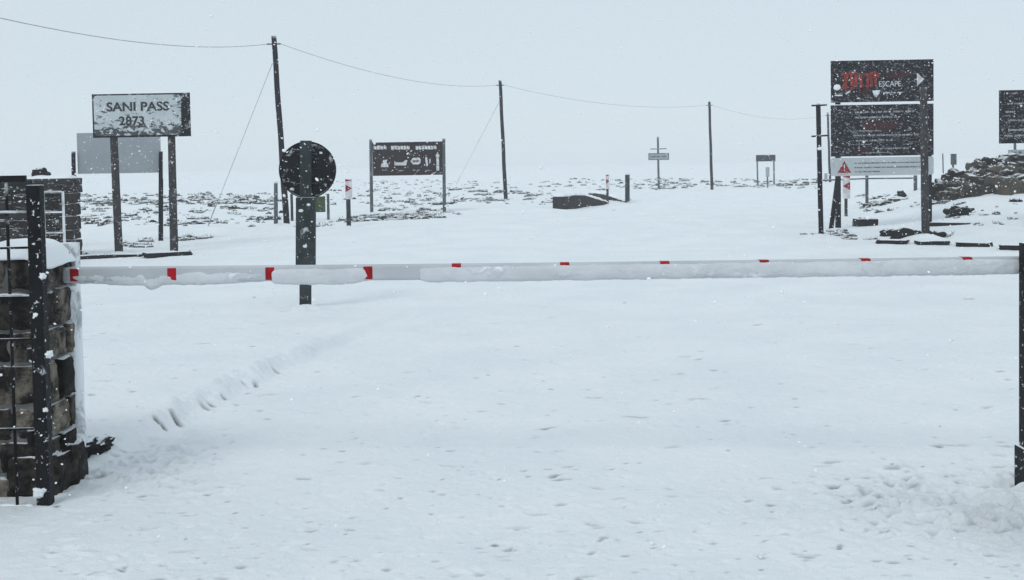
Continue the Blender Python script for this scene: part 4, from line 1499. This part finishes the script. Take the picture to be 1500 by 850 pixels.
rock(146, 656, 24, 13, 'small dark stone showing through the snow beside the pillar, farther of the pair', rough=.45, sink=.55)
kg = 'dark kerb stones along the snowy road edge'
def kerb(x0, y0, x1, y1, hpx, label):
    a, b_ = G(x0, y0), G(x1, y1)
    m = (a - EYE).dot(_d) / F
    h = hpx * m
    d = b_ - a
    mb = MB()
    mb.stone(((a.x + b_.x) / 2, (a.y + b_.y) / 2 + .14, (a.z + b_.z) / 2 + h * .22), (d.length / 2, .17, h * .72), x0 * .31, 10, .22, .10, 3.0, math.atan2(d.y, d.x))
    tag(mb.build('kerb_stone', M_ROCK, None, smooth=True), label, 'kerb stone', kg)
kerb(104, 381, 152, 379, 6, 'dark kerb stone below the left pole of SANI PASS sign, nearest the wall')
kerb(152, 379, 205, 376, 5, 'dark kerb stone running past the left pole foot of SANI PASS sign')
kerb(208, 378, 276, 373, 6, 'dark kerb stone under the right pole of SANI PASS sign')
kerb(1290, 357, 1334, 358, 6, 'dark kerb stone in front of the rock group, below the billboard')
kerb(1345, 359, 1392, 359, 6, 'dark kerb stone just right of the front billboard post')
kerb(1406, 361, 1456, 362, 6, 'dark kerb stone, second from the right frame edge')
kerb(1470, 366, 1530, 366, 7, 'dark kerb stone meeting the right-hand catch post')
kerb(1366, 332, 1425, 328, 4, 'thin dark kerb stone behind the front billboard post')
a, b_ = G(1256, 332), G(1318, 333)
mb = MB()
hh = 11 * a.y / F
for k in range(2):
    mb.stone((a.x + (b_.x - a.x) * (.25 + .5 * k), a.y + .2, a.z + hh * .42), ((b_.x - a.x) * .248, .22, hh * .56), 5 + k, 8, .16, .05, 3)
tag(mb.build('stone_block', M_CULVERT, None, smooth=True), 'long low dark stone block under the billboard', 'stone block')

# ------------------------------------------------------------------ falling snow (stuff)
def flakes():
    n1, n2 = 9000, 9000
    yy = np.concatenate([(RNG.random(n1) * (12 ** 3 - 1.9 ** 3) + 1.9 ** 3) ** (1 / 3), (RNG.random(n2) * (26 ** 3 - 12 ** 3) + 12 ** 3) ** (1 / 3)])
    n = n1 + n2
    xx = (RNG.random(n) * 2 - 1) * (0.52 * yy + .8)
    zz = RNG.random(n) * np.minimum(6.5, 2.1 + .24 * yy) + .12
    s = np.where(yy < 12, RNG.lognormal(math.log(.0029), .42, n), RNG.lognormal(math.log(.0052), .4, n))
    s = np.minimum(s, .0019 * yy)
    ico = bmesh.new()
    bmesh.ops.create_icosphere(ico, subdivisions=1, radius=1)
    base = np.array([v.co[:] for v in ico.verts])
    tri = np.array([[v.index for v in f.verts] for f in ico.faces])
    ico.free()
    nv = len(base)
    pts = base[None] * s[:, None, None] * (.6 + .8 * RNG.random((n, nv, 1)))
    pts[:, :, 0] *= 1.15
    sh = (RNG.random((n, 1)) - .5) * .9
    pts[:, :, 0] += pts[:, :, 2] * sh
    pts += np.stack([xx, yy, zz], -1)[:, None, :]
    f = (tri[None] + nv * np.arange(n)[:, None, None]).reshape(-1, 3)
    me = bpy.data.meshes.new('falling_snow')
    me.vertices.add(n * nv)
    me.vertices.foreach_set('co', pts.ravel().astype(np.float32))
    me.loops.add(f.size)
    me.loops.foreach_set('vertex_index', f.ravel().astype(np.int32))
    me.polygons.add(len(f))
    me.polygons.foreach_set('loop_start', np.arange(0, f.size, 3, dtype=np.int32))
    me.polygons.foreach_set('use_smooth', np.ones(len(f), dtype=bool))
    me.update(calc_edges=True)
    me.materials.append(M_FLAKE)
    o = bpy.data.objects.new('falling_snow', me)
    COL.objects.link(o)
    tag(o, 'white snowflakes drifting down in front of the signs and posts', 'snowflakes', kind='stuff')
flakes()
